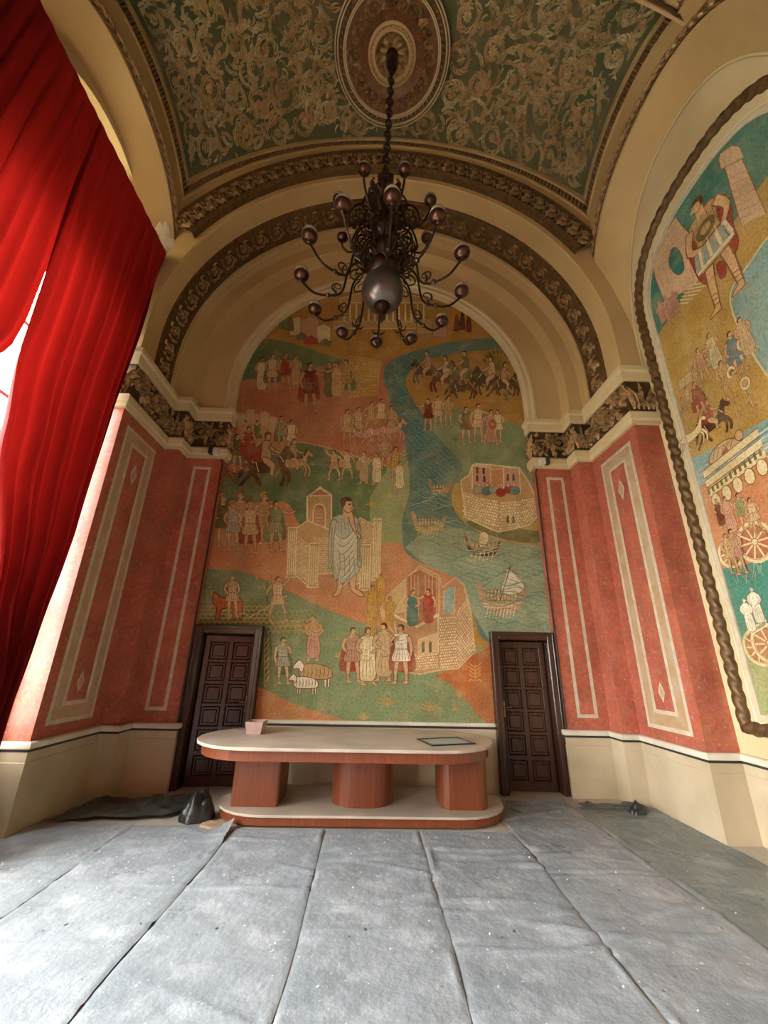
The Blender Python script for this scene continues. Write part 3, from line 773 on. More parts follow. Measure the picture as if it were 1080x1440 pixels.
bx = thing('planter_box', 'small empty pink flared box standing at the left end of the table top', 'box', (-1.40, 5.44, .785))
def flare(mb, z0, z1, a0, a1, cx=0, cy=0):
    v = [(cx+sx*a[0], cy+sy*a[1], z) for z, a in ((z0, a0), (z1, a1)) for sx, sy in ((-1,-1),(1,-1),(1,1),(-1,1))]
    return v
mb = MB(); o_ = flare(mb, 0, .105, (.082, .10), (.095, .115)); i_ = flare(mb, .012, .105, (.074, .092), (.086, .106))
mb.add(o_+i_, [(0,3,2,1), (8,9,10,11)]+[(k, (k+1) % 4, 4+(k+1) % 4, 4+k) for k in range(4)]+[(8+(k+1) % 4, 8+k, 12+k, 12+(k+1) % 4) for k in range(4)]+[(4+k, 4+(k+1) % 4, 12+(k+1) % 4, 12+k) for k in range(4)])
mb.build('box_body', M['pinkbox'], bx)
mb = MB(); a = flare(mb, .062, .128, (.092, .112), (.102, .122)); b = flare(mb, .062, .128, (.088, .108), (.094, .114))
mb.add(a+b, [(k, (k+1) % 4, 4+(k+1) % 4, 4+k) for k in range(4)]+[(8+(k+1) % 4, 8+k, 12+k, 12+(k+1) % 4) for k in range(4)]+[(4+k, 4+(k+1) % 4, 12+(k+1) % 4, 12+k) for k in range(4)]+[(k, 8+k, 8+(k+1) % 4, (k+1) % 4) for k in range(4)])
mb.build('box_rim', M['pinkbox'], bx)

pf = thing('picture_frame', 'thin dark frame with pale glass lying flat on the right of the table', 'frame', (.78, 5.05, .785))
pf.rotation_euler = (0, 0, .30)
mb = MB()
for a, b, c, d in ((-.26, .26, -.2, -.18), (-.26, .26, .18, .2), (-.26, -.24, -.18, .18), (.24, .26, -.18, .18)): mb.cbox(a, b, c, d, 0, .014, .003)
mb.build('frame_border', M['blackp'], pf)
MB().box(-.24, .24, -.18, .18, .002, .007).build('glass_sheet', M['sheet'], pf)

# ------------------------------------------------------------------ sensors, cables, switch
for s, side in ((1, 'right'), (-1, 'left')):
    t = thing('wall_sensor', 'small white and black sensor box on the cornice at the %s edge of the mural' % side, 'sensor', (s*2.74, 6.02, 4.80), )
    MB().cbox(-.05-.03*s, .05-.03*s, -.05, .06, -.055, .055, .012).build('sensor_body', M['white'], t)
    MB().cbox(-.035+.05*s, .035+.05*s, -.06, .03, -.06, .075, .01).build('sensor_face', M['blackp'], t)
    mb = MB(); mb.tube([(s*2.645, 6.105, 4.70), (s*2.612, 6.10, 4.64), (s*2.608, 6.108, 3.0), (s*2.610, 6.105, 1.6), (s*2.608, 6.105, .80)], .012, 6)
    tag(mb.build('cable', M['black'], None, (s*2.61, 6.1, .8)), 'thin black cable running down the marble edge %s of the mural' % side, 'cable')
sw = thing('light_switch', 'small dark wall switch between the right door and the marble pier', 'switch', (2.612, 6.20, .98))
MB().cbox(-.022, .006, -.045, .045, -.05, .05, .006).build('switch_plate', M['blackp'], sw)
MB().cbox(-.034, -.015, -.02, .02, -.03, .03, .005).build('switch_rocker', M['blackp'], sw)

# ------------------------------------------------------------------ floor tarpaulins
def fbm(x, y, s=0.0): return noise.noise((x, y, s))+.5*noise.noise((2.1*x, 2.1*y, s+3))+.25*noise.noise((4.3*x, 4.3*y, s+7))
def tarp(name, x0, x1, y0, y1, seed, label, lift=0.0, edge=None, z=0.012, dz=.006, nx=44, ny=None, mat=None):
    ny = ny or int((y1-y0)/.028)
    rr = random.Random(seed); folds = [rr.uniform(y0, y1) for _ in range(int((y1-y0)*1.6))]
    diag = [(rr.uniform(x0, x1), rr.uniform(y0, y1), rr.uniform(-.5, .5), rr.uniform(.3, .8)) for _ in range(int((y1-y0)*1.6))]
    mb = MB(); us, vs = fr(nx), fr(ny)
    def P(u, v):
        y = lerp(y0, y1, v); wob = .045*noise.noise((x0*7, y*.8, 0))
        x = lerp(x0+wob, x1+.045*noise.noise((x1*7, y*.8, 0)), u)
        h = .010*max(0, fbm(x*1.7, y*1.7, seed))+.006*max(0, noise.noise((x*5, y*9, seed)))
        for fy in folds:
            d = (y-fy-.05*noise.noise((x*1.5, fy, seed))); h += .017*math.exp(-(d/.020)**2)*(.5+.5*noise.noise((x*2, fy*3, 1)))
        for cx, cy, k, L in diag:
            if abs(x-cx) < L:
                d = (y-cy-k*(x-cx)); h += .018*math.exp(-(d/.025)**2)*(1-abs(x-cx)/L)
        e = min(u, 1-u); h += .013*math.exp(-((e-.03)/.022)**2)*(-.1+2.0*max(0, noise.noise((y*2.2, seed, u > .5))))-.005*math.exp(-(e/.012)**2)
        if edge: x, y, dh = edge(x, y, u, v); h += dh
        return (x, y, z+h)
    mb.grid(P, us, vs)
    g = [mb.v[i] for i in range(len(mb.v))]
    return tag(mb.build(name, mat or M['tarp'], None, ((x0+x1)/2, (y0+y1)/2, 0), smooth=True), label, 'tarpaulin', 'grey tarpaulin strips covering the floor')
E_ = (-3.40, -2.39, -1.40, -.485, .46, 1.41, 2.40, 3.42)
def lifted(x, y, u, v):
    q = max(0, (u-.78)/.22)*max(0, (v-.90)/.10); return x, y, .08*q*q
for k, (y1, lb, mt) in enumerate(((5.05, 'dusty grey floor tarpaulin strip nearest the curtained left wall', 'tarp'), (5.0, 'glossy grey floor tarpaulin strip ending at the crumpled black bag', 'tarp'),
        (4.93, 'grey floor tarpaulin strip in front of the left pedestal of the table', 'tarp'), (4.93, 'grey floor tarpaulin strip in front of the middle of the table', 'tarp'),
        (4.93, 'grey floor tarpaulin strip in front of the right end of the table', 'tarp'), (5.95, 'grey floor tarpaulin strip running towards the right door', 'tarp'),
        (5.72, 'smooth green-grey floor tarpaulin strip along the right wall', 'tarp_green'))):
    tarp('floor_tarpaulin', E_[k]+.004, E_[k+1]-.004, -2.0, y1, k+1, lb, edge=lifted if k == 1 else None, z=.008, mat=M[mt])
# long wrinkle on the sixth strip
# crumpled dark sheets
def crumple(name, cx, cy, rx, ry, h, seed, mat, label, n=26, rot=0, cat='plastic sheet', amp=1.0, flat=.35):
    mb = MB(); K = 12; vs = [(cx, cy, .01)]
    rows = []
    for i in range(K+1):
        t = i/K; row = []
        for k in range(n):
            a = 2*PI*k/n; q = 1+.28*noise.noise((1.6*cos(a), 1.6*sin(a), seed))
            x, y = t*rx*q*cos(a), t*ry*q*sin(a)
            hh = h*(1-t**2.2)*(flat+amp*abs(noise.noise((x*3.2/rx*.5, y*3.2/ry*.5, seed+5)))+.5*amp*abs(noise.noise((x*7/rx*.5, y*7/ry*.5, seed+9))))
            xx, yy = x*cos(rot)-y*sin(rot), x*sin(rot)+y*cos(rot)
            row.append((cx+xx, cy+yy, .024+hh if t < 1 else .004))
        rows.append(row)
    vs = [p for rw in rows for p in rw]
    mb.add(vs, [(i*n+k, i*n+(k+1) % n, (i+1)*n+(k+1) % n, (i+1)*n+k) for i in range(K) for k in range(n)])
    return tag(mb.build(name, mat, None, (cx, cy, 0), smooth=True), label, cat)
crumple('black_bag', -1.86, 5.22, .19, .15, .25, 3, M['blackp'], 'crumpled black plastic bag standing at the left end of the table plinth', rot=.5, cat='bag', flat=.6, amp=.9, n=44)
M['darktarp'] = plain('dark_green_sheet', (0.085, 0.095, 0.085), (0.05, 0.056, 0.05), 4, 0.35, bmp=.3, bscale=12)
def sheet(name, quad, h, seed, mat, label, nu=44, nv=22, z=.008, cat='plastic sheet', rag=.05):
    a, b, c, d = quad; mb = MB()
    cx = sum(q[0] for q in quad)/4; cy = sum(q[1] for q in quad)/4
    def P(u, v):
        x = lerp(lerp(a[0], b[0], u), lerp(d[0], c[0], u), v); y = lerp(lerp(a[1], b[1], u), lerp(d[1], c[1], u), v)
        e = max(0, 1-6*min(u, 1-u, v, 1-v)); n1 = noise.noise((x*4, y*4, seed)); n2 = noise.noise((x*4, y*4, seed+4))
        x += rag*e*n1; y += rag*e*n2
        r = 1-abs(noise.noise((x*2.3, y*3.1, seed+7)))*2.4; r2 = 1-abs(noise.noise((x*6+y*2, y*5, seed+2)))*2.2
        return (x, y, z+h*(max(0, r)**3*.7+max(0, r2)**3*.4)*(1-e*.85)+.004)
    mb.grid(P, fr(nu), fr(nv))
    return tag(mb.build(name, mat, None, (cx, cy, 0), smooth=True), label, cat)
sheet('crumpled_sheet', ((-3.30, 4.98), (-2.18, 5.22), (-2.08, 5.92), (-3.26, 5.72)), .07, 11, M['darktarp'], 'crumpled dark green sheet spread on the floor before the left door', z=.03, rag=.12)
sheet('crumpled_sheet', ((2.46, 5.66), (3.30, 5.60), (3.28, 5.76), (2.50, 5.79)), .05, 21, M['darktarp'], 'flat dark green sheet against the foot of the right dado', z=.03, rag=.04)
crumple('black_scrap', 3.08, 5.53, .10, .06, .085, 27, M['blackp'], 'small black plastic scrap by the foot of the right marble pier', cat='scrap', flat=.6)
crumple('cardboard_scrap', -1.62, 5.02, .13, .10, .012, 33, plain('tan_card', (.40, .29, .17), (.3, .2, .12), 5, .8), 'flat tan scrap on the floor by the left end of the plinth', cat='scrap', flat=.3)
# small crumbs of plaster scattered on the tarpaulins
rr = random.Random(5); mb = MB()
for k in range(110):
    if rr.random() < .6: x, y = rr.gauss(-2.2, .35), rr.uniform(2.4, 4.6)
    else: x, y = rr.uniform(-2.2, 2.6), rr.uniform(2.4, 4.8)
    r = rr.uniform(.003, .008); mb.add([(x+r, y, .032), (x, y+r, .032), (x-r, y, .032), (x, y-r, .032), (x, y, .032+r), (x, y, .032-r)], [(0,1,4),(1,2,4),(2,3,4),(3,0,4),(1,0,5),(2,1,5),(3,2,5),(0,3,5)])
tag(mb.build('plaster_crumbs', M['white']), 'white plaster crumbs scattered over the floor tarpaulins', 'debris', kind='stuff')

# ------------------------------------------------------------------ curtains
def curtain(name, label, left, right, ztop, zbot, folds, seed, amp=.075, ret=0.0):
    """left(z), right(z): Y of the two edges"""
    mb = MB(); nu, nv = folds*10, 60
    def P(u, v):
        z = lerp(ztop, zbot, v); a, b = left(z), right(z); q = (b-a)
        ph = .9*noise.noise((v*1.6, seed, 0)); uu = u+.018*noise.noise((u*5, v*3, seed))
        A = amp*(.55+.9*v)*(1+.5*noise.noise((u*7, v*1.2, seed+3)))
        A *= .10+.90*min(1, v*6)
        x = -3.42 + A*sin(2*PI*folds*uu+ph)+.03*min(1, v*8)*noise.noise((u*3, v*4, seed+8))+.4*A*sin(2*PI*folds*.47*uu+2+2*ph)
        if ret: t = max(0, (u-.86)/.14); x -= ret*t; A *= 1-t; u2 = min(1, u/.86)  # hidden return to the wall, added to shade the pier from the window
        else: u2 = u
        y = lerp(a, b, u2)+.012*min(1, v*8)*cos(2*PI*folds*uu)*(1 if .02 < u < .98 else 0)
        return (x, y, z)
    mb.grid(P, fr(nu), fr(nv))
    o = mb.build(name, M['curtain'], None, (-3.42, (left(3)+right(3))/2, zbot), smooth=True)
    return tag(o, label, 'curtain')
def interp(tab):
    def f(z):
        for (z0, a), (z1, b) in zip(tab, tab[1:]):
            if z0 >= z >= z1:
                t = (z0-z)/(z0-z1); t = t*t*(3-2*t)*.5+t*.5; return lerp(a, b, t)
        return tab[-1][1] if z < tab[-1][0] else tab[0][1]
    return f
curtain('curtain', 'tall red curtain beside the left marble pier, drawn nearest the mural', interp([(7.5, 2.98), (4.25, 3.09), (3.4, 3.24), (2.2, 3.62), (1.3, 3.88), (.05, 3.86)]),
        interp([(7.5, 4.65), (6, 4.56), (4.5, 4.47), (2.9, 4.42), (1.7, 4.28), (1.1, 4.22), (.05, 4.18)]), 7.5, .05, 9, 2, ret=.25)
curtain('curtain', 'tall red curtain at the left picture edge, pulled back from the window', interp([(7.5, 1.5), (4, 1.3), (1.4, 1.3), (.05, 1.3)]),
        interp([(7.5, 3.02), (4.6, 3.10), (4.25, 3.07), (3.9, 2.90), (3.2, 2.5), (2.2, 2.2), (1.4, 2.05), (.05, 2.0)]), 7.5, .05, 9, 6)
rod = thing('curtain_rod', 'dark curtain rod along the left wall holding the red curtains', 'curtain rod', (-3.46, 2.8, 7.52))
MB().tube([(0, -1.85, 0), (0, 1.86, 0)], .018, 8).build('rod', M['iron'], rod)
for y in (-1.75, 0, 1.76): MB().tube([(0, y, .0), (-.17, y, .0), (-.34, y, .03)], .014, 6).build('rod_bracket', M['iron'], rod)

# ------------------------------------------------------------------ chandelier
CX, CY = -.05, 3.53
ch = thing('chandelier', 'large dark bronze chandelier with two tiers of curved arms and a grey metal globe', 'chandelier', (CX, CY, 5.1))
og = (CX, CY, 5.1)
def CO(x, y, z): return (CX+x, CY+y, z)
MB().lathe([(.012, -.42), (.05, -.36), (.09, -.25), (.10, -.12), (.06, -.03), (.10, .0), (.10, .03)], CO(.05, 0, 10.56), 16).build('canopy', M['iron'], ch, og, smooth=True)
# chain
zc = 10.15; k = 0
link = MB(); lp = [(.045*sin(2*PI*q/12), 0, .085*cos(2*PI*q/12)) for q in range(12)]
link.tube(lp, .012, 6, closed=True); l0 = None
zs_ = []
z = 10.17
while z > 7.95: zs_.append(z); z -= .135
for i, z in enumerate(zs_):
    t = (z-7.9)/(10.2-7.9)
    if l0 is None: l0 = link.build('chain_link', M['iron'], ch); o = l0
    else: o = inst(l0, 'chain_link')
    o.location = (CO(lerp(0, .05, t), 0, 0)[0]-og[0], 0, z-og[2]); o.rotation_euler = (0, 0, PI/2*(i % 2)+.3)
    if i % 2 == 0:
        kb = MB().lathe([(.006, -.05), (.03, -.025), (.036, 0), (.03, .025), (.006, .05)], (0, 0, 0), 8).build('chain_knop', M['iron'], ch) if i == 0 else inst(kb, 'chain_knop')
        kb.location = (o.location.x, 0, z-og[2]-.0675)
# stem: balusters of turned metal
MB().lathe([(.01, 7.92), (.03, 7.86), (.05, 7.78), (.03, 7.70), (.045, 7.60), (.08, 7.50), (.05, 7.38), (.035, 7.25), (.10, 7.15), (.13, 7.05), (.07, 6.95), (.04, 6.75), (.06, 6.6), (.10, 6.50),
            (.08, 6.40), (.05, 6.25), (.09, 6.12), (.16, 6.05), (.20, 5.98), (.20, 5.92), (.14, 5.86), (.09, 5.84)][::-1], CO(0, 0, 0), 16).build('stem', M['iron'], ch, og, smooth=True)
# crown of leaves around the stem
mb = MB()
for tier, (z0, n, r0, L) in enumerate(((7.15, 10, .09, .30), (6.45, 10, .09, .26), (6.0, 12, .17, .22))):
    for k in range(n):
        a = 2*PI*k/n; pth = [(r0+L*.45*sin(q*PI*.8), z0+L*q*1.2-.25*L*q**3) for q in fr(6)]
        w_ = [.02, .04, .045, .035, .03, .02, .004]
        vs = []
        for (r, z), ww in zip(pth, w_):
            for e in (-1, 0, 1): vs.append(CO(r*cos(a)-e*ww*sin(a), r*sin(a)+e*ww*cos(a), z+(0 if e else -.008)))
        mb.add(vs, [(i*3+j, i*3+j+1, i*3+4+j, i*3+3+j) for i in range(6) for j in range(2)])
    mb.build('leaf_collar', M['iron'], ch, og, kind='stuff'); mb = MB()
gl = MB(); gl.lathe([(.245*sin(PI*k/18), 5.62+.245*cos(PI*k/18)) for k in range(1, 18)][::-1], CO(0, 0, 0), 28)
globe = gl.build('globe', M['pewter'], ch, og, smooth=True)
MB().lathe([(.10, 5.40), (.07, 5.36), (.05, 5.31), (.025, 5.27), (.04, 5.24), (.035, 5.21), (.012, 5.18), (.004, 5.15)][::-1], CO(0, 0, 0), 14).build('globe_finial', M['iron'], globe, (0, 0, 0), smooth=True).location = (0, 0, 0)
for o in list(globe.children): o.data.transform(Matrix.Translation((-og[0], -og[1], -og[2])))
# arms with cups and dusty bowls (built along +X, copied round)
def arm_mesh(R_, z0, zb, zc):
    pts = spline([(.12, 0, z0), (.26, 0, z0+.10), (.40, 0, z0-.02), (.46, 0, zb+.05), (R_*.62, 0, zb-.03), (R_*.82, 0, zb-.02), (R_*.97, 0, zb+.12), (R_, 0, zc-.05)], 5)
    a = MB(); a.tube(pts, .013, 6)
    return a, pts
def scroll(mb, c, r, a0, turns, sgn, t=.010):
    mb.tube([(c[0]+(r*(1-.75*q))*cos(a0+sgn*2*PI*turns*q), 0, c[2]+(r*(1-.75*q))*sin(a0+sgn*2*PI*turns*q)) for q in fr(16)], [t*(1-.5*q) for q in fr(16)], 5)
def tier(n, R_, z0, zb, zc, a_off, sc):
    am, pts = arm_mesh(R_, z0, zb, zc)
    scroll(am, (.30, 0, z0-.12), .10, PI/2, 1.3, -1); scroll(am, (.52 if R_ > .8 else .36, 0, zb+.10), .075, -PI/2, 1.2, 1)
    am.lathe([(.008, -.03), (.028, -.01), (.028, .01), (.008, .03)], pts[len(pts)*3//5], 8)
    for b in (-1, 1):
        p = pts[len(pts)//2]; am.tube([p, (p[0]+.03, b*.05, p[2]+.03), (p[0]+.01, b*.085, p[2]+.07)], [.012, .012, .003], 5)
    cup = MB(); cup.lathe([(.012, -.07), (.022, -.055), (.018, -.04), (.05, -.03), (.078, .0), (.088, .03), (.085, .045), (.066, .045)], (0, 0, 0), 16)
    bowl = MB(); bowl.lathe([(.06, .035), (.078, .05), (.083, .075), (.074, .105), (.05, .125), (.015, .135)], (0, 0, 0), 16)
    first = None
    for k in range(n):
        a = a_off+2*PI*k/n
        if first is None:
            A = am.build('arm', M['iron'], ch, (0, 0, og[2])); A.location = (0, 0, 0)
            Cc = cup.build('cup', M['copper'], A, smooth=True); B = bowl.build('bulb_bowl', M['milk'], A, smooth=True); first = (A, Cc, B)
            A.data['z'] = 0
        else:
            A = inst(first[0], 'arm'); Cc = inst(first[1], 'cup', A); B = inst(first[2], 'bulb_bowl', A)
        A.rotation_euler = (0, 0, a)
        for o in (Cc, B): o.location = (R_, 0, zc-og[2]); o.scale = (sc, sc, sc)
tier(12, .94, 5.95, 5.52, 5.72, -PI/2+.07, 1.0)
tier(8, .60, 6.85, 6.52, 6.80, -PI/2+.36, .86)
# scrolled cage between the tiers
mb = MB(); sg = MB()
scroll(sg, (.22, 0, 6.55), .13, -PI/2, 1.5, 1, .014); scroll(sg, (.24, 0, 6.28), .12, PI/2, 1.5, -1, .014); scroll(sg, (.20, 0, 6.98), .10, -PI/2, 1.4, 1, .012); scroll(sg, (.30, 0, 6.08), .10, PI/2, 1.4, 1, .012)
sg.tube(spline([(.1, 0, 7.25), (.24, 0, 7.15), (.30, 0, 6.9), (.16, 0, 6.7), (.32, 0, 6.45), (.36, 0, 6.2), (.2, 0, 6.0)], 4), .012, 5)
s0 = None
for k in range(8):
    if s0 is None: s0 = sg.build('scrollwork', M['iron'], ch, (0, 0, og[2])); s0.location = (0, 0, 0); o = s0
    else: o = inst(s0, 'scrollwork')
    o.rotation_euler = (0, 0, 2*PI*(k+.5)/8)
# ------------------------------------------------------------------ painted murals
def ray_dir(px, py): return CAM_W+(px-540)/CAM_F*CAM_R-(py-720)/CAM_F*CAM_U
YMUR, XMUR = YM-.004, XW-.004
def T_end(px, py, d):          # a point of the end-wall painting
    v = ray_dir(px, py); t = (YMUR-CAM_C[1])/v[1]; p = CAM_C+v*t
    return (p[0], YMUR-d, p[2])
def T_right(u, v, d): return (XMUR-d, -u/100, -v/100)
def rp(px, py):                # photo point -> wall centimetres on the right wall
    v = ray_dir(px, py); t = (XMUR-CAM_C[0])/v[0]; p = CAM_C+v*t
    return (-p[1]*100, -p[2]*100)
H = hexc
C_ = dict(salmon=H('ca875c'), salmon2=H('ba7350'), green=H('84936a'), dgreen=H('64794f'), lgreen=H('99a06c'), teal=H('5f7d70'), sea=H('94a488'), ochre=H('bd883e'), dochre=H('b58238'),
          yel=H('c09a50'), cream=H('e6d3a4'), fig=H('d0b285'), tan=H('c49d6a'), skin=H('d8ab7e'), line=H('875636'), dk=H('4a2f1e'), red=H('a5362a'), dred=H('7d2a20'), gry=H('a9a894'), blue=H('5f8490'),
          lblue=H('8fb0ac'), olive=H('6f6a38'), brown=H('5a3222'), gold=H('c69a48'), pink=H('c9957c'), orange=H('bd6838'), rteal=H('3f8074'), white=H('e6ddc4'), orl=H('c9a155'))

def half(pts, ax, v, keep):      # clip a flat polygon (x, z) to one side of a line
    out = []; n = len(pts)
    for i in range(n):
        a, b = pts[i-1], pts[i]; ia, ib = keep*(a[ax]-v) >= 0, keep*(b[ax]-v) >= 0
        if ia != ib: t = (v-a[ax])/(b[ax]-a[ax]); out.append(tuple(lerp(p, q, t) for p, q in zip(a, b)))
        if ib: out.append(b)
    return out
def door_clip(v3):               # the painting stops at the two doors
    if min(p[2] for p in v3) > 2.03: return [v3]
    res = [half(v3, 2, 2.03, 1)]; lo = half(v3, 2, 2.03, -1)
    if lo: lo = half(lo, 0, -1.64, 1)
    if lo: lo = half(lo, 0, 1.68, -1)
    return [r for r in res+[lo] if len(r) > 2]
class Paint:
    def __init__(s, T, root, org): s.T = T; s.root = root; s.org = org; s.mb = None; s.n = 0
    def start(s, base, step=False):
        s.mb = MB(); s.base = base; s.k = 0
        if step: s.n += 1; s.base += (s.n % 8)*.0013
        return s
    def _d(s): s.k += 1; return s.base+s.k*.00002
    def poly(s, pts, col, line=None, w=0):
        d = s._d(); q = [s.T(p[0], p[1], d) for p in pts]
        for c in (door_clip(q) if s.T is T_end else [q]): s.mb.add(c, [tuple(range(len(c)))], col)
        if line: s.stroke(list(pts)+[pts[0]], w, line)
    def stroke(s, pts, w, col, taper=False):
        if s.T is T_end:
            for a, b in ((686, 790), (262, 372)):
                if any(a < p[0] < b and p[1] > 891 for p in pts): return
        d = s._d(); vs = []; m = len(pts)
        for i in range(m):
            a = pts[max(i-1, 0)]; b = pts[min(i+1, m-1)]; dx, dy = b[0]-a[0], b[1]-a[1]; L = math.hypot(dx, dy) or 1
            ww = w*.5*((1-abs(2*i/(m-1)-1)**2*.8) if taper else 1)
            vs += [s.T(pts[i][0]-dy/L*ww, pts[i][1]+dx/L*ww, d), s.T(pts[i][0]+dy/L*ww, pts[i][1]-dx/L*ww, d)]
        s.mb.add(vs, [(2*i, 2*i+1, 2*i+3, 2*i+2) for i in range(m-1)], col)
    def ell(s, x, y, rx, ry, col, line=None, w=0, rot=0, n=12):
        s.poly([(x+rx*cos(2*PI*k/n)*cos(rot)-ry*sin(2*PI*k/n)*sin(rot), y+rx*cos(2*PI*k/n)*sin(rot)+ry*sin(2*PI*k/n)*cos(rot)) for k in range(n)], col, line, w)
    def end(s, name, label=None):
        o = s.mb.build(name, M['paint'], s.root, s.org)
        if label: o['label'] = label
        return o

def vary(c, a=.12): k = 1+R.uniform(-a, a); return tuple(min(1, v*k) for v in c)
def figure(P, x, y, h, robe='toga', c1='cream', cape=None, skin='skin', face=1, pose=0, shield=None, helm=None, line='line', base=.0045, name='painted_figure', label=None, own=True, legs=True, lw=.011, hair='dk'):
    """standing painted figure, feet at (x, y), height h"""
    if P.T is T_end and h < 66: h *= 1.13
    if own: P.start(base, True)
    L = lambda pts: [(x+face*a*h, y-b*h) for a, b in pts]
    S = lambda pts, n=3: L(spline(pts, n, True))
    ln = C_[line]; w = h*lw; sk = vary(C_[skin]); cc = vary(C_[c1])
    if cape:
        P.poly(S([(-.11, .84), (.10, .84), (.17, .6), (.20, .28), (.10, .22), (-.12, .2), (-.24, .26), (-.2, .55)]), vary(C_[cape]), ln, w)
        for q in (-.17, -.11, .15): P.stroke(L([(q*.7, .78), (q, .5), (q*1.15, .26)]), w*.9, C_['dred' if cape == 'red' else 'line'], True)
    if legs:
        for sx, fx in ((-.055, -.09), (.06, .10)) if pose != 2 else ((-.05, -.18), (.06, .17)):
            P.poly(L([(sx-.045, .46), (sx+.04, .46), (fx*.9+.032, .24), (fx+.022, .05), (fx+.085, .012), (fx+.08, 0), (fx-.02, 0), (fx-.022, .05), (fx*.9-.035, .25)]), sk, ln, w)
            if robe == 'tunic': 
                for q in (.06, .10, .14): P.stroke(L([(fx-.02, q), (fx+.025, q+.012)]), w*.8, ln)
    if robe == 'toga':
        P.poly(S([(-.11, .83), (.0, .86), (.11, .83), (.15, .68), (.13, .5), (.15, .25), (.11, .10), (0, .07), (-.12, .10), (-.14, .3), (-.13, .55), (-.16, .7)]), cc, ln, w)
        for q in (-.08, -.02, .04, .09): P.stroke(L(spline([(q*.6, .5), (q, .3), (q*1.2, .11)], 3)), w*.8, ln, True)
        for q in (.72, .62, .53): P.stroke(L(spline([(-.12, q-.08), (0, q-.11), (.12, q+.03)], 3)), w*.8, ln, True)
    else:
        P.poly(S([(-.12, .83), (0, .85), (.12, .83), (.105, .66), (.11, .58), (.16, .40), (0, .375), (-.16, .40), (-.11, .58), (-.105, .68)]), cc, ln, w)
        P.stroke(L([(-.11, .585), (.11, .585)]), w*1.6, ln)
        for q in (-.12, -.07, -.02, .03, .08, .125): P.stroke(L([(q*.8, .57), (q*1.1, .40)]), w*.8, ln)
        for q in (.76, .69): P.stroke(L(spline([(-.09, q), (0, q-.03), (.09, q)], 3)), w*.8, ln, True)
    for q in (-.06, .015, .07): P.stroke(L(spline([(q*.7, .78), (q, .6), (q*1.3, .44)], 3)), w*.9, vary(tuple(min(1, v*1.5) for v in cc), .05), True)
    A = {0: (((.12, .80), (.17, .64), (.06, .56)), ((-.12, .80), (-.18, .66), (-.10, .55))), 1: (((.12, .80), (.25, .74), (.38, .80)), ((-.12, .80), (-.19, .64), (-.15, .5))),
         2: (((.12, .80), (.22, .9), (.30, 1.02)), ((-.12, .8), (-.22, .7), (-.25, .56))), 3: (((.11, .80), (.17, .66), (.04, .80)), ((-.12, .80), (-.17, .62), (-.15, .46)))}[pose]
    for a in A:
        (ax, ay), (bx, by), (cx, cy) = a
        pts = spline([(ax, ay), (bx, by), (cx, cy)], 3); r = [.036, .034, .032, .03, .026, .022, .02]
        up = []; dn = []
        for i, p in enumerate(pts):
            q0 = pts[max(i-1, 0)]; q1 = pts[min(i+1, len(pts)-1)]; dx, dy = q1[0]-q0[0], q1[1]-q0[1]; l = math.hypot(dx, dy) or 1
            up.append((p[0]-dy/l*r[i], p[1]+dx/l*r[i])); dn.append((p[0]+dy/l*r[i], p[1]-dx/l*r[i]))
        P.poly(L(up+dn[::-1]), sk, ln, w)
    if shield:
        P.ell(x+face*.17*h, y-.55*h, .12*h, .15*h, vary(C_[shield]), ln, w*1.3); P.ell(x+face*.17*h, y-.55*h, .06*h, .075*h, C_['tan'], ln, w)
    P.poly(L([(-.035, .82), (.035, .82), (.035, .9), (-.035, .9)]), sk)
    hx, hy = x+face*.012*h, y-.935*h
    P.ell(hx, hy, .044*h, .060*h, sk, ln, w*.8)
    P.poly(L([(.055, .945), (.08, .925), (.052, .915)]), sk)                       # nose
    P.poly(S([(-.052, .93), (-.045, .98), (0, 1.003), (.05, .985), (.045, .965), (.0, .965), (-.022, .94), (-.026, .905), (-.044, .895)]), C_['gold'] if helm else C_[hair], ln, w*.6)
    if helm: P.poly(S([(-.09, .95), (-.07, 1.03), (.0, 1.07), (.05, 1.03), (0, 1.02), (-.05, .98)]), vary(C_[helm]), ln, w*.6)
    P.stroke(L([(.025, .945), (.045, .947)]), w*.7, C_['dk']); P.stroke(L([(.03, .902), (.052, .904)]), w*.6, C_['dred'])
    if own: return P.end(name, label)

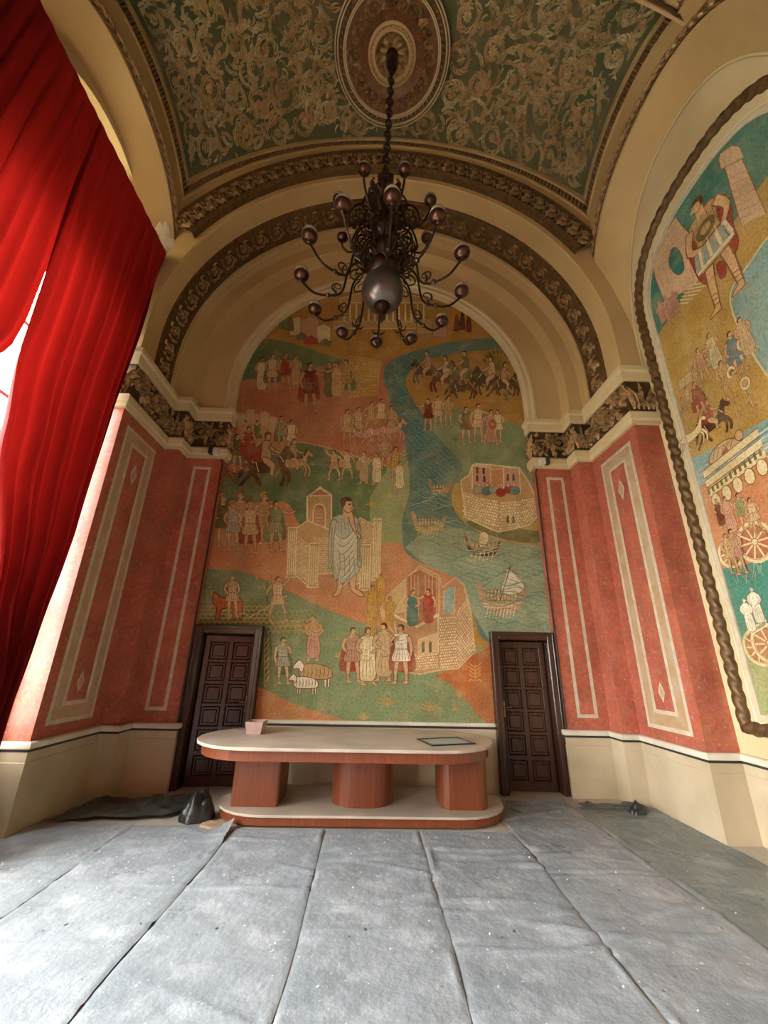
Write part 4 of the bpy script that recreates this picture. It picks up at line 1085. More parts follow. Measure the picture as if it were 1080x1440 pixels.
def horse(P, x, y, h, col='brown', face=1, rider=None, cape=None, base=.0045, line='dk', label=None, tail=True):
    """galloping horse, hooves at y, body height h"""
    if P.T is T_end: h *= 1.16
    P.start(base, True); w = h*.018; ln = C_[line]; c = vary(C_[col])
    L = lambda pts: [(x+face*a*h, y-b*h) for a, b in pts]; S = lambda pts, n=3: L(spline(pts, n, True))
    for pts in ([(-.42, .5), (-.5, .3), (-.66, .12), (-.74, .02), (-.66, .0), (-.56, .14), (-.38, .3), (-.3, .45)], [(-.38, .5), (-.42, .34), (-.28, .2), (-.2, .04), (-.12, .05), (-.2, .22), (-.28, .4)],
                [(.38, .55), (.52, .42), (.6, .25), (.56, .05), (.63, .05), (.69, .25), (.62, .45), (.46, .6)], [(.34, .5), (.46, .34), (.44, .16), (.38, .02), (.46, .03), (.52, .2), (.54, .36), (.44, .52)]):
        P.poly(S(pts), c, ln, w)
    if tail: P.poly(S([(-.44, .66), (-.58, .62), (-.7, .45), (-.76, .2), (-.66, .3), (-.56, .5), (-.46, .56)]), c, ln, w)
    P.poly(S([(-.46, .64), (-.3, .72), (0, .66), (.3, .72), (.46, .9), (.56, 1.06), (.62, 1.1), (.64, 1.0), (.78, .86), (.76, .78), (.68, .78), (.6, .84), (.54, .7), (.46, .5), (.2, .40), (-.1, .36), (-.34, .40), (-.48, .5)]), c, ln, w)
    P.poly(S([(.28, .74), (.42, .92), (.54, 1.1), (.58, 1.06), (.5, .92), (.4, .76)]), ln)
    P.stroke(L([(.38, .84), (.5, .66)]), w*1.6, C_['cream']); P.stroke(L([(-.28, .7), (-.2, .39)]), w*1.6, C_['cream'])
    if rider:
        rc = vary(C_[rider]); sk = C_['skin']
        if cape: P.poly(S([(-.02, 1.22), (.1, 1.2), (.06, .9), (-.1, .66), (-.36, .74), (-.3, 1.0)]), vary(C_[cape]), ln, w)
        P.poly(S([(-.12, .74), (.12, .74), (.16, .9), (.13, 1.2), (.02, 1.26), (-.08, 1.2), (-.12, .95)]), rc, ln, w)
        P.poly(S([(-.08, .8), (.12, .74), (.26, .56), (.2, .34), (.28, .3), (.12, .3), (.12, .5), (-.06, .64)]), sk, ln, w)
        P.poly(S([(.1, 1.14), (.3, .98), (.42, .96), (.42, .9), (.28, .9), (.1, 1.02)]), sk, ln, w)
        P.ell(x+face*.06*h, y-1.36*h, .085*h, .11*h, sk, ln, w); P.poly(S([(-.04, 1.36), (-.02, 1.46), (.06, 1.5), (.14, 1.46), (.1, 1.42), (.02, 1.4), (0, 1.3)]), C_['dk'])
        for q in (.85, .98, 1.1): P.stroke(L([(-.1, q), (.13, q-.04)]), w*.8, ln, True)
    return P.end('painted_horse', label)

def bricks(P, a, b, c, d, nx, ny, c1, gap=.30, jit=.22):
    nx = int(nx*1.45); ny = int(ny*1.35)
    """pale stones inside the quad a b c d (a-b bottom edge, d-c top edge)"""
    col = c1; P.k += 3
    for j in range(ny):
        for i in range(nx):
            o = .5 if j % 2 else 0
            u0, u1 = max(0, (i+o+gap*.5)/nx), min(1, (i+1+o-gap*.5)/nx)
            if u1-u0 < .3/nx: continue
            v0, v1 = (j+gap*.6)/ny, (j+1-gap*.6)/ny
            q = []
            for u, v in ((u0, v0), (u1, v0), (u1, v1), (u0, v1)):
                q.append(tuple(lerp(lerp(a[k], b[k], u), lerp(d[k], c[k], u), v) for k in (0, 1)))
            dd = P.base+P.k*.00002; P.mb.add([P.T(p[0], p[1], dd) for p in q], [(0,1,2,3)], vary(col, jit))
    P.k += 2
def plant(P, x, y, s, col='gold', kind=0):
    c = vary(C_[col]); w = s*.09
    if kind == 0:
        for a in (-70, -45, -20, 0, 22, 48, 72):
            t = a*PI/180; P.stroke(spline([(x, y), (x+.5*s*sin(t)*.7, y-.5*s*cos(t)), (x+s*sin(t), y-s*cos(t)*.85)], 3), w, c, True)
    elif kind == 1:
        P.stroke([(x, y), (x, y-s*1.2)], w*.7, c)
        for q in (.25, .5, .75, 1.0):
            for sg in (-1, 1): P.stroke(spline([(x, y-s*q), (x+sg*s*.25, y-s*(q+.12)), (x+sg*s*.42, y-s*(q+.32))], 3), w, c, True)
        for sg in (-1, 1): P.stroke(spline([(x, y), (x+sg*s*.3, y-s*.12), (x+sg*s*.45, y+s*.05)], 3), w, c, True)
    else:
        for k in range(8):
            t = 2*PI*k/8; P.stroke([(x, y), (x+s*.6*cos(t), y+s*.5*sin(t))], w, c, True)
def waves(P, poly_in, x0, x1, y0, y1, step, col, w, amp=3, wl=26, slope=0.0):
    y = y0; j = 0
    while y < y1:
        run = []; x = x0+R.uniform(0, wl)
        while x < x1:
            yy = y+amp*sin(x/wl*2*PI+j*1.3)+amp*.6*sin(x/wl*.9+j)+slope*(x-x0)
            if inside(poly_in, x, yy) and R.random() > .04: run.append((x, yy))
            else:
                if len(run) > 3: P.stroke(run, w, col, True)
                run = []
            x += wl/6
        if len(run) > 3: P.stroke(run, w, col, True)
        y += step; j += 1
def inside(poly, x, y):
    c = False; n = len(poly)
    for i in range(n):
        (x1, y1), (x2, y2) = poly[i], poly[i-1]
        if (y1 > y) != (y2 > y) and x < (x2-x1)*(y-y1)/(y2-y1)+x1: c = not c
    return c

# ============ end wall ============
mural = thing('mural', 'tall arched end-wall mural of rivers, soldiers, ships and a robed man between two doors', 'mural', (0, YMUR, .83))
P = Paint(T_end, mural, (0, YMUR, .83))
P.start(0)
w_ = [(-2.75, .80)] + [(2.75*-cos(PI*k/40)*1.0, ZS+2.75*sin(PI*k/40)) for k in range(41)] + [(2.75, .80)]
gm = MB()
for c in door_clip([(a, YMUR-.0005, b) for a, b in w_]): gm.add(c, [tuple(range(len(c)))], C_['dochre'])
gm.build('painted_ground', M['paint'], mural, P.org)
def region(name, pts, col, base, smooth=True, line=None, label=None):
    P.start(base); q = spline(pts, 6, True) if smooth else pts
    P.poly(q, C_[col], line, 2.0) if line else P.poly(q, C_[col])
    return P.end(name, label)
def land(name, top, bottom, col, base, label=None, edge=None):
    """a band between two smooth edges given left to right"""
    P.start(base); a = spline(top, 6); b = spline(bottom, 6)[::-1]
    P.poly(a+b, C_[col])
    if edge: P.stroke(a, 2.2, C_[edge])
    return P.end(name, label)
RIV = [(760, 445), (715, 470), (640, 480), (590, 492), (552, 506), (540, 525), (547, 560), (562, 595), (572, 640), (576, 690), (566, 730), (570, 775), (600, 795), (640, 812), (664, 860), (690, 905), (800, 905),
       (800, 760), (720, 764), (672, 748), (644, 718), (634, 690), (650, 655), (622, 622), (592, 580), (572, 545), (575, 524), (600, 507), (650, 496), (730, 484)]
land('painted_hill', [(300, 500), (365, 478), (395, 479), (440, 492), (482, 506)], [(300, 540), (350, 536), (410, 530), (450, 520), (482, 512)], 'dgreen', .0008)
land('painted_hill', [(290, 530), (345, 534), (410, 528), (470, 512), (560, 505)], [(290, 620), (425, 622), (500, 640), (560, 662), (585, 672)], 'salmon2', .0010)
land('painted_hill', [(600, 585), (640, 575), (690, 585), (750, 606), (780, 612)], [(640, 690), (660, 690), (690, 690), (750, 680), (785, 680)], 'green', .0010)
land('painted_hill', [(280, 560), (318, 590), (330, 618), (425, 622), (500, 642), (562, 662), (590, 676)], [(280, 705), (320, 712), (400, 715), (440, 760), (500, 765), (552, 765), (592, 770)], 'dgreen', .0012, edge='tan')
land('painted_hill', [(520, 700), (545, 660), (572, 630), (585, 640)], [(520, 768), (545, 768), (565, 775), (590, 770)], 'lgreen', .0014)
land('painted_hill', [(270, 706), (320, 712), (400, 706), (430, 745), (520, 762), (560, 764), (600, 790), (650, 812)], [(270, 802), (340, 804), (400, 828), (450, 852), (520, 880), (560, 900), (600, 905), (650, 900)], 'salmon', .0016)
land('painted_hill', [(255, 800), (300, 800), (340, 804), (400, 829), (455, 855), (520, 880), (600, 900), (700, 915)], [(225, 1024), (300, 1024), (380, 1024), (450, 1024), (520, 1024), (590, 1024), (650, 1024), (702, 1028)], 'green', .0018, edge='tan')
land('painted_hill', [(225, 900), (290, 868), (340, 858), (380, 860)], [(225, 985), (270, 985), (330, 985), (385, 970)], 'dgreen', .0019)
land('painted_hill', [(345, 957), (378, 972), (420, 992), (465, 1006), (505, 1022)], [(345, 1026), (378, 1026), (420, 1026), (465, 1026), (505, 1026)], 'salmon', .0021)
land('painted_hill', [(612, 950), (640, 938), (668, 920), (700, 905), (712, 905)], [(612, 952), (634, 963), (655, 985), (690, 1024), (712, 1028)], 'orange', .0021)
P.start(.0023); rp_ = spline(RIV, 5, True); P.poly(rp_, C_['teal'], C_['yel'], 2.5); P.end('painted_river', 'winding blue-green painted river')
P.start(.0025)
lo = [p for p in rp_ if p[1] > 690]
P.poly([(569, 770), (600, 795), (640, 812), (664, 860), (690, 905), (800, 905), (800, 763), (720, 764), (680, 752), (640, 742), (600, 745)], C_['sea'])  # lower water lighter, the stronger light there put into its colour
waves(P, rp_, 535, 800, 475, 700, 4.2, H('7a948a'), .9, 3.2, 22, .3); waves(P, rp_, 535, 800, 477, 700, 5.1, H('4a655c'), .9, 3.2, 22, .3)
waves(P, rp_, 560, 800, 690, 905, 4.4, H('a3ae8e'), 1.1, 3.2, 46, .06)
waves(P, rp_, 560, 800, 693, 905, 5.2, H('6d8570'), 1.0, 3.2, 46, .06)
P.end('painted_waves')
# island with fortress
P.start(.0032)
P.poly(spline([(638, 690), (648, 680), (700, 690), (780, 700), (785, 768), (730, 763), (690, 754), (655, 735), (638, 712)], 5, True), C_['yel'], C_['orl'], 2)
P.poly(spline([(655, 735), (690, 730), (740, 745), (785, 748), (785, 766), (730, 762), (690, 753)], 5, True), C_['olive'])
wall = C_['pink']; st = C_['cream']; tn = C_['tan']
P.poly([(664, 655), (670, 652), (690, 654), (712, 656), (730, 658), (742, 676), (754, 700), (758, 724), (744, 738), (722, 744), (700, 748), (690, 744), (655, 728), (650, 690), (648, 676), (660, 668)], tn, C_['cream'], 2)
for q in ((650, 728, 678, 735, 676, 700, 649, 690, 5, 8), (678, 736, 702, 742, 700, 704, 676, 700, 5, 7), (702, 746, 732, 742, 732, 704, 702, 706, 6, 8), (733, 740, 757, 726, 754, 700, 733, 702, 5, 7)):
    bricks(P, q[0:2], q[2:4], q[4:6], q[6:8], q[8], q[9], st)
P.poly([(664, 688), (664, 656), (690, 658), (690, 690)], wall, st, 1.6); P.poly([(690, 682), (690, 660), (708, 660), (708, 684)], C_['salmon'], st, 1.4); P.poly([(708, 690), (708, 657), (730, 660), (732, 694)], wall, st, 1.6)
for k in range(6): P.poly([(665+k*4.4, 656), (668+k*4.4, 656), (668+k*4.4, 652), (665+k*4.4, 652)], st)
for x, y in ((671, 661), (680, 662), (671, 672), (681, 673), (714, 671), (722, 671), (714, 730), (722, 730)): P.poly([(x-1.8, y+5), (x+1.8, y+5), (x+1.6, y-3), (x, y-5), (x-1.6, y-3)], C_['brown'])
for x in (672, 684, 694, 704, 716, 724): 
    c = C_[R.choice(('gry', 'olive', 'red', 'blue'))]; P.ell(x, 690+R.uniform(-3, 3), 7, 6, vary(c), C_['line'], 1); P.ell(x+R.uniform(-2, 2), 682, 2.6, 3, C_['skin'], C_['line'], .8)
P.end('painted_fortress', 'painted walled fortress with crenellated towers')
# ships
def ship(x, y, w, col, sail, lab, n=6):
    P.start(.0036); ln = C_['line']
    P.poly(spline([(x-w*.52, y-w*.42), (x-w*.46, y-w*.12), (x-w*.34, y+w*.14), (x, y+w*.22), (x+w*.34, y+w*.16), (x+w*.50, y-w*.20), (x+w*.44, y-w*.24), (x+w*.3, y-w*.04), (x, y+w*.02), (x-w*.3, y-w*.02), (x-w*.44, y-w*.4)], 4, True), C_[col], C_['tan'], w*.03)
    for q in (.06, .12): P.stroke(spline([(x-w*.38, y+w*(q-.02)), (x, y+w*q), (x+w*.4, y+w*(q-.1))], 4), w*.02, C_['cream'])
    for k in range(n):
        t = x-w*.28+w*.56*k/(n-1); P.ell(t, y-w*.10, w*.05, w*.09, vary(C_['fig']), ln, w*.014); P.ell(t, y-w*.21, w*.032, w*.04, C_['skin'], ln, w*.012)
        P.stroke([(t, y+w*.08), (t-w*.06, y+w*.34)], w*.022, C_['cream'])
    if sail == 1: P.poly(spline([(x-w*.08, y-w*.05), (x-w*.10, y-w*.38), (x+w*.04, y-w*.46), (x+w*.16, y-w*.34), (x+w*.10, y-w*.12)], 4, True), C_['cream'], ln, w*.015)
    if sail == 2:
        P.poly(spline([(x-w*.02, y-w*.22), (x+w*.06, y-w*.50), (x+w*.12, y-w*.68), (x+w*.38, y-w*.48), (x+w*.46, y-w*.26), (x+w*.22, y-w*.14)], 4, True), C_['white'], ln, w*.015)
        P.stroke([(x-w*.04, y-w*.02), (x+w*.18, y-w*.76)], w*.022, C_['dk']); P.stroke([(x-w*.40, y-w*.3), (x+w*.14, y-w*.7)], w*.012, ln); P.stroke([(x+w*.14, y-w*.7), (x+w*.5, y-w*.3)], w*.012, ln)
        for k in range(3): P.ell(x+w*(.5+.1*k), y+w*.12, w*(.10-.02*k), w*.06, C_['sea'], C_['lgreen'], w*.018)
    return P.end('painted_ship', lab)
ship(619, 688, 30, 'orange', 0, 'small orange painted boat', 5); ship(603, 740, 46, 'gold', 0, 'ochre painted boat full of rowers', 7)
ship(679, 772, 52, 'brown', 1, 'brown painted ship with a small sail', 6); ship(706, 846, 68, 'pink', 2, 'painted galley with oars and a broad white sail', 9)
# city and trees at the top
P.start(.0026)
P.poly([(470, 462), (600, 462), (600, 452), (470, 452)], C_['tan'], C_['cream'], 1.2); P.poly([(478, 426), (598, 426), (598, 420), (538, 404), (478, 420)], C_['tan'], C_['cream'], 1.4)
for k in range(14): P.poly([(482+k*8.6, 452), (486+k*8.6, 452), (485.4+k*8.6, 427), (482.6+k*8.6, 427)], C_['cream'], C_['line'], .6)
P.end('painted_temple', 'painted colonnaded temple')
P.start(.0027)
for x, y, w, h, c in ((418, 472, 22, 22, 'cream'), (436, 476, 26, 26, 'pink'), (455, 482, 20, 22, 'cream'), (424, 478, 14, 6, 'dgreen'), (437, 484, 20, 7, 'red'), (458, 486, 14, 5, 'dgreen'), (598, 470, 24, 18, 'tan'), (618, 474, 20, 22, 'pink')):
    P.poly([(x-w/2, y), (x+w/2, y), (x+w/2, y-h), (x, y-h-5), (x-w/2, y-h)], vary(C_[c]), C_['line'], 1)
tag(P.end('painted_town'), kind='stuff')
P.start(.0028)
for x, y, h, c in ((397, 462, 22, 'dgreen'), (403, 464, 26, 'dgreen'), (409, 465, 20, 'olive'), (642, 466, 24, 'dred'), (650, 464, 26, 'brown'), (659, 467, 27, 'dred')):
    P.poly(spline([(x-4, y), (x-3.4, y-h*.5), (x, y-h), (x+3.4, y-h*.5), (x+4, y)], 3), C_[c], C_['dk'], .6)
P.end('painted_cypresses')
# upper figures
F = lambda *a, **k: figure(P, *a, **k)
for x, y, h, rb, c, cp, po in ((368, 552, 44, 'toga', 'cream', None, 0), (383, 550, 46, 'tunic', 'fig', 'dgreen', 0), (402, 548, 46, 'tunic', 'red', None, 3), (416, 545, 40, 'toga', 'tan', None, 0)): F(x, y, h, rb, c, cp, pose=po, skin='tan')
F(436, 580, 62, 'tunic', 'dred', 'red', pose=1, skin='tan', base=.0034, label='painted commander in a red cloak')
for x, y, h, rb, c, cp in ((464, 563, 48, 'toga', 'olive', None), (474, 562, 46, 'toga', 'tan', None), (487, 560, 48, 'tunic', 'gold', 'dgreen')): F(x, y, h, rb, c, cp, face=-1, pose=1, skin='tan')
P.start(.0026); P.poly([(492, 500), (536, 508), (530, 556), (494, 560)], C_['ochre'], C_['orl'], 1.4); bricks(P, (494, 559), (529, 555), (535, 510), (494, 502), 7, 9, C_['orl']); P.end('painted_tower')
# cavalry on the right bank
for x, y, h, c, f, rd in ((602, 540, 27, 'dk', -1, 'pink'), (628, 552, 30, 'dred', -1, 'fig'), (655, 545, 30, 'olive', -1, 'olive'), (648, 562, 26, 'brown', 1, None), (692, 556, 32, 'dk', -1, 'fig'), (708, 558, 28, 'brown', 1, 'tan')): horse(P, x, y, h, c, f, rd)
P.start(.003)
for k in range(9):
    a = -PI/2+(k-4)*.28; P.stroke(spline([(700, 522), (700+10*cos(a), 520+12*sin(a)), (700+20*cos(a), 518+22*sin(a))], 3), 1.4, C_['olive'], True); P.ell(700+21*cos(a), 517+23*sin(a), 3.6, 2.6, C_['olive'], rot=a, n=7)
for k in range(6): P.ell(712+R.uniform(-4, 30), 545+R.uniform(-14, 16), 4, 3, C_['olive'], n=7)
tag(P.end('painted_branches'), kind='stuff')
for x, y, h, rb, c, sh, po in ((602, 606, 40, 'tunic', 'dred', None, 1), (616, 602, 40, 'tunic', 'fig', None, 0), (630, 598, 36, 'tunic', 'tan', None, 0), (655, 624, 46, 'tunic', 'olive', 'orange', 0), (672, 622, 48, 'tunic', 'fig', None, 1), (690, 626, 44, 'toga', 'pink', None, 2), (700, 622, 40, 'tunic', 'cream', 'orange', 0)):
    F(x, y, h, rb, c, None, shield=sh, pose=po, face=R.choice((-1, 1)))
# cavalry on the left
P.start(.0026); P.poly([(330, 640), (334, 600), (348, 582), (378, 582), (396, 600), (410, 640)], C_['tan'])
for x, y in ((340, 590), (352, 585), (372, 588), (384, 596)): P.poly([(x-6, y+12), (x+6, y+12), (x+5, y-9), (x-5, y-9)], vary(C_['fig']), C_['tan'], 1)
P.end('painted_banners')
for x, y, h, rb, c, cp in ((334, 660, 44, 'tunic', 'olive', None), (350, 652, 46, 'toga', 'red', 'red'), (362, 632, 36, 'tunic', 'dgreen', None), (396, 630, 40, 'tunic', 'lgreen', 'dgreen'), (410, 638, 42, 'tunic', 'cream', None), (346, 630, 34, 'toga', 'tan', None)): F(x, y, h, rb, c, cp, face=1)
horse(P, 338, 680, 34, 'orange', 1, None, base=.0036); horse(P, 412, 672, 32, 'tan', 1, 'fig', base=.0036)
horse(P, 374, 684, 44, 'brown', 1, 'fig', 'red', base=.0042, line='dk', label='dark brown painted horse with a rider')
# crowd of horsemen left of the river
for x, y, h, rb, c, po in ((488, 628, 46, 'tunic', 'tan', 0), (504, 622, 44, 'tunic', 'fig', 1), (522, 610, 40, 'tunic', 'tan', 2), (536, 606, 40, 'tunic', 'fig', 2), (550, 616, 40, 'tunic', 'tan', 0)): F(x, y, h, rb, c, pose=po, skin='tan')
for x, y, h, f in ((512, 628, 26, -1), (530, 624, 26, 1), (548, 622, 27, 1)): horse(P, x, y, h, 'pink', f, None, line='line', base=.0036)
for x, y, h, rb, c, po, sh in ((470, 676, 38, 'tunic', 'tan', 2, None), (488, 674, 36, 'tunic', 'fig', 2, 'orl'), (512, 680, 40, 'toga', 'fig', 0, 'orl'), (530, 682, 40, 'toga', 'cream', 1, None), (542, 660, 40, 'tunic', 'tan', 0, None), (556, 676, 42, 'tunic', 'gold', 1, None), (562, 690, 36, 'toga', 'cream', 2, None)):
    F(x, y, h, rb, c, pose=po, shield=sh, face=R.choice((-1, 1)), base=.0038)
# soldiers at the left
for i, (x, y, h, rb, c, cp, hm, po) in enumerate(((314, 770, 64, 'tunic', 'olive', None, 'tan', 0), (328, 774, 66, 'tunic', 'gry', None, 'gold', 0), (338, 764, 62, 'tunic', 'tan', None, 'red', 0), (372, 766, 62, 'toga', 'tan', None, 'gold', 0), (352, 780, 74, 'tunic', 'fig', 'red', 'red', 1), (388, 776, 72, 'tunic', 'lgreen', 'dgreen', None, 1))):
    F(x, y, h, rb, c, cp, helm=hm, pose=po, base=.003+i*.0006, label='painted soldier in a red cloak' if i == 4 else None)
# throne building behind the robed man
P.start(.003); ol = C_['cream']; bg = C_['tan']
P.poly([(432, 756), (432, 698), (436, 698), (450, 685), (466, 696), (466, 756)], bg, ol, 2.4); P.poly([(434, 697), (450, 687), (465, 697)], C_['salmon2'], ol, 1.6)
P.poly(spline([(441, 750), (441, 716), (449, 709), (457, 716), (457, 750)], 4), C_['salmon2'], ol, 2)
bricks(P, (442, 749), (456, 749), (456, 716), (442, 716), 5, 12, ol, .4)
P.poly([(412, 806), (416, 744), (432, 732), (470, 748), (500, 740), (506, 728), (526, 738), (526, 812), (500, 822), (470, 806), (440, 808), (436, 826)], bg, ol, 1.6)
bricks(P, (414, 804), (436, 822), (438, 768), (418, 752), 7, 14, ol, .4); bricks(P, (440, 806), (472, 806), (472, 756), (440, 756), 9, 12, ol, .4); bricks(P, (507, 764), (525, 764), (525, 740), (507, 730), 6, 8, ol, .4); bricks(P, (500, 816), (506, 816), (506, 768), (500, 768), 2, 12, ol, .4)
for x0, x1, y0, y1 in ((404, 415, 812, 742), (434, 446, 826, 764), (506, 519, 830, 766), (524, 534, 816, 730)):
    P.poly([(x0-2, y0), (x1+2, y0), (x1+1, y0-4), (x1, y0-4), (x1+2, y1+4), (x1+3, y1), (x0+1, y1), (x0+2, y1+4), (x0, y0-4)], bg, ol, 1.6)
    for q in (.25, .5, .75): P.stroke([(lerp(x0, x1, q), y0-4), (lerp(x0+2, x1+2, q), y1+4)], 1.4, ol)
P.end('painted_throne', 'cream painted throne building with columns and gable')
# the robed man
P.start(.0055); ln = H('878169'); X0, Y0, Hh = 485, 834, 136
L = lambda pts: [(X0+a*Hh, Y0-b*Hh) for a, b in pts]; S = lambda pts, n=4: L(spline(pts, n, True)); sk = C_['skin']; gr = H('b9b8a2'); lg = H('d6d0b4')
for fx, tip in ((-.05, -.10), (.085, .17)):
    P.poly(S([(fx-.035, .24), (fx+.035, .24), (fx+.025, .06), ((fx+tip)/2+.04, .02), (tip+.03, -.03), (tip-.03, -.03), (fx-.03, .05)]), sk, C_['line'], 1.3)
P.poly(S([(-.14, .75), (-.165, .6), (-.155, .42), (-.14, .3), (-.1, .12), (-.08, .15), (-.03, .10), (.04, .14), (.12, .2), (.15, .24), (.165, .3), (.155, .45), (.165, .62), (.14, .75), (.09, .80), (.02, .81), (-.08, .80)]), gr, ln, 1.1)
P.poly(S([(-.12, .62), (0, .55), (.12, .68), (.14, .5), (.10, .25), (-.02, .16), (-.08, .2), (-.12, .4)]), lg)
for a in range(7):
    y_ = .66-a*.07; P.stroke(L(spline([(-.13+.01*a, y_), (-.04, y_-.10-.01*a), (.06, y_-.05), (.14, y_+.10)], 4)), 1.1, ln, True); P.stroke(L(spline([(-.12+.01*a, y_-.02), (-.04, y_-.12-.01*a), (.06, y_-.07), (.13, y_+.07)], 4)), .8, C_['white'], True)
for a in range(5): P.stroke(L(spline([(-.06+.05*a, .44-.02*a), (-.05+.05*a, .3), (-.06+.055*a, .17)], 4)), 1.0, ln, True)
for a in range(5): P.stroke(L(spline([(-.08+.035*a, .78), (-.07+.035*a, .7), (-.07+.04*a, .6)], 4)), 1.0, ln, True)
P.poly(S([(-.14, .73), (-.09, .75), (-.11, .6), (-.13, .3), (-.165, .26), (-.17, .5)]), gr, ln, 1.4); P.stroke(L([(-.13, .68), (-.15, .3)]), 1.4, ln)
P.poly(S([(.13, .72), (.17, .6), (.16, .42), (.17, .3), (.135, .28), (.13, .5)]), gr, ln, 1.4); P.stroke(L([(.145, .65), (.15, .33)]), 1.4, ln)
P.poly(S([(.12, .63), (.16, .60), (.15, .56), (.06, .70), (.04, .80), (.06, .85), (.09, .80), (.10, .72)]), sk, C_['line'], 1.2)
P.poly(L([(-.02, .78), (.06, .78), (.05, .86), (-.02, .87)]), sk); P.poly(S([(-.04, .93), (-.02, .97), (.05, .975), (.075, .93), (.09, .89), (.07, .85), (.03, .83), (-.01, .86)]), sk, C_['line'], 1.2)
P.poly(S([(-.04, .92), (-.032, .975), (.03, .99), (.068, .97), (.055, .95), (.012, .95), (-.002, .91), (-.025, .88)]), C_['brown'], C_['dk'], 1)
P.stroke(L([(.035, .915), (.065, .918)]), 1.4, C_['dk']); P.stroke(L([(.05, .868), (.075, .87)]), 1.2, C_['dred']); P.stroke(L([(.07, .92), (.085, .893), (.07, .888)]), 1, C_['line'])
P.end('painted_robed_man', 'large painted man in a pale grey robe, hand at his chin')
# bottom building with a balcony
P.start(.0032); ol = H('d9b487'); bg = H('c48f66'); rd = H('b46a4a')
P.poly([(540, 870), (545, 838), (590, 796), (618, 810), (622, 826), (640, 812), (652, 822), (662, 860), (668, 916), (644, 940), (620, 942), (590, 948), (568, 944), (560, 900)], bg, ol, 2.2)
for q in ((618, 941, 644, 938, 640, 866, 616, 868, 6, 14), (644, 938, 667, 914, 658, 838, 640, 864, 6, 14), (574, 944, 616, 940, 616, 918, 574, 922, 9, 5), (622, 864, 640, 864, 640, 826, 622, 836, 4, 8)): bricks(P, q[0:2], q[2:4], q[4:6], q[6:8], q[8], q[9], C_['cream'], .34)
P.poly([(535, 856), (545, 838), (570, 815), (570, 860), (556, 862), (538, 872)], C_['fig'], ol, 1.4); bricks(P, (540, 866), (568, 858), (568, 820), (546, 840), 7, 9, C_['gold'], .4)
P.poly([(570, 872), (570, 812), (590, 800), (617, 814), (617, 868), (588, 880)], rd, ol, 2)
for x in (572, 588, 614): P.stroke([(x, 868), (x, 808)], 2.4, C_['tan'])
for x in (578, 583, 598, 603, 608): P.stroke([(x, 840), (x, 808)], 1.2, C_['fig'])
P.poly([(553, 866), (586, 882), (616, 866), (616, 918), (588, 924), (560, 905)], bg, C_['cream'], 1.8); P.stroke([(553, 864), (586, 881), (617, 864)], 3, C_['cream'])
P.poly([(588, 900), (614, 890), (614, 916), (588, 922)], ol, C_['cream'], 1); 
for x in (595, 605): P.poly([(x-2, 918), (x+2, 917), (x+2, 902), (x-2, 903)], C_['olive'])
P.poly([(624, 832), (640, 824), (638, 862), (624, 864)], C_['lblue'], ol, 1.4); bricks(P, (625, 862), (637, 861), (638, 828), (625, 834), 4, 9, C_['gry'], .4)
P.end('painted_balcony_house', 'painted brick house with an open balcony')
F(580, 884, 48, 'toga', 'rteal', None, legs=False, base=.0042, label='painted woman in a teal gown'); F(602, 880, 46, 'toga', 'red', None, legs=False, face=-1, pose=1, base=.0042, label='painted figure in red on the balcony')
for x, y, h, po in ((524, 872, 44, 1), (536, 850, 38, 1), (522, 900, 46, 0), (548, 884, 40, 0)): F(x, y, h, 'toga', 'gold', None, pose=po, skin='gold', hair='line', legs=False, base=.0036)
for i, (x, y, h, rb, c, cp, po) in enumerate(((496, 960, 78, 'tunic', 'pink', 'red', 0), (517, 964, 82, 'toga', 'cream', None, 0), (540, 958, 82, 'toga', 'fig', None, 0), (564, 962, 84, 'tunic', 'white', 'red', 3))): F(x, y, h, rb, c, cp, pose=po, face=(1, 1, -1, -1)[i], base=.0044+i*.0003, label=('painted soldier with a red cape', 'painted man in a cream toga', 'painted man in a tan toga', 'painted man in a white tunic and red cape')[i])
# farm: wheat, ox, ploughman, shepherds, sheep
P.start(.003)
for r_ in range(7):
    for k in range(17):
        x = 264+k*7.2+(r_ % 2)*3.6+max(0, (r_-3))*-1.5; y = 856+r_*5.5
        if (r_ > 4 and x > 284): continue
        P.stroke([(x+4.4*cos(a), y-4.0*sin(a)) for a in (.2, .9, 1.6, 2.3, 2.9)], 1.7, vary(C_['orl']))
for r_ in range(5):
    for k in range(12-r_):
        x = 374+k*7+r_*3; y = 892-r_*7-k*.3; P.stroke([(x+4.6*cos(a), y-4.4*sin(a)) for a in (.1, .8, 1.5, 2.2, 3.0)], 1.7, vary(C_['orl'] if r_ < 3 else C_['lgreen']))
for k in range(12): P.stroke([(250+k*2.4-.0, 968-k*8), (256+k*2.4, 954-k*8)], 2, vary(C_['orl']))
tag(P.end('painted_wheat'), kind='stuff')
P.start(.0028)
for x, y, s in ((288, 824, 24), (376, 822, 22)):
    for k in range(22):
        a, q = R.uniform(0, 2*PI), R.uniform(.1, 1); P.stroke([(x+s*q*cos(a), y+s*.8*q*sin(a)), (x+s*q*cos(a)+R.uniform(-4, 4), y+s*.8*q*sin(a)-4)], 1.8, vary(C_['lgreen' if k % 2 else 'orl']))
    P.stroke([(x, y+s*1.2), (x, y-s*.2)], 2, C_['olive'])
for k in range(7):
    for sg in (-1, 1): P.stroke(spline([(372, 960-k*9), (372+sg*4, 956-k*9), (372+sg*7, 948-k*9)], 3), 2.2, vary(C_['orl']), True)
P.stroke([(372, 966), (372, 896)], 1.4, C_['orl']); tag(P.end('painted_trees'), kind='stuff')
F(327, 868, 52, 'tunic', 'fig', None, skin='fig', hair='tan', line='line')
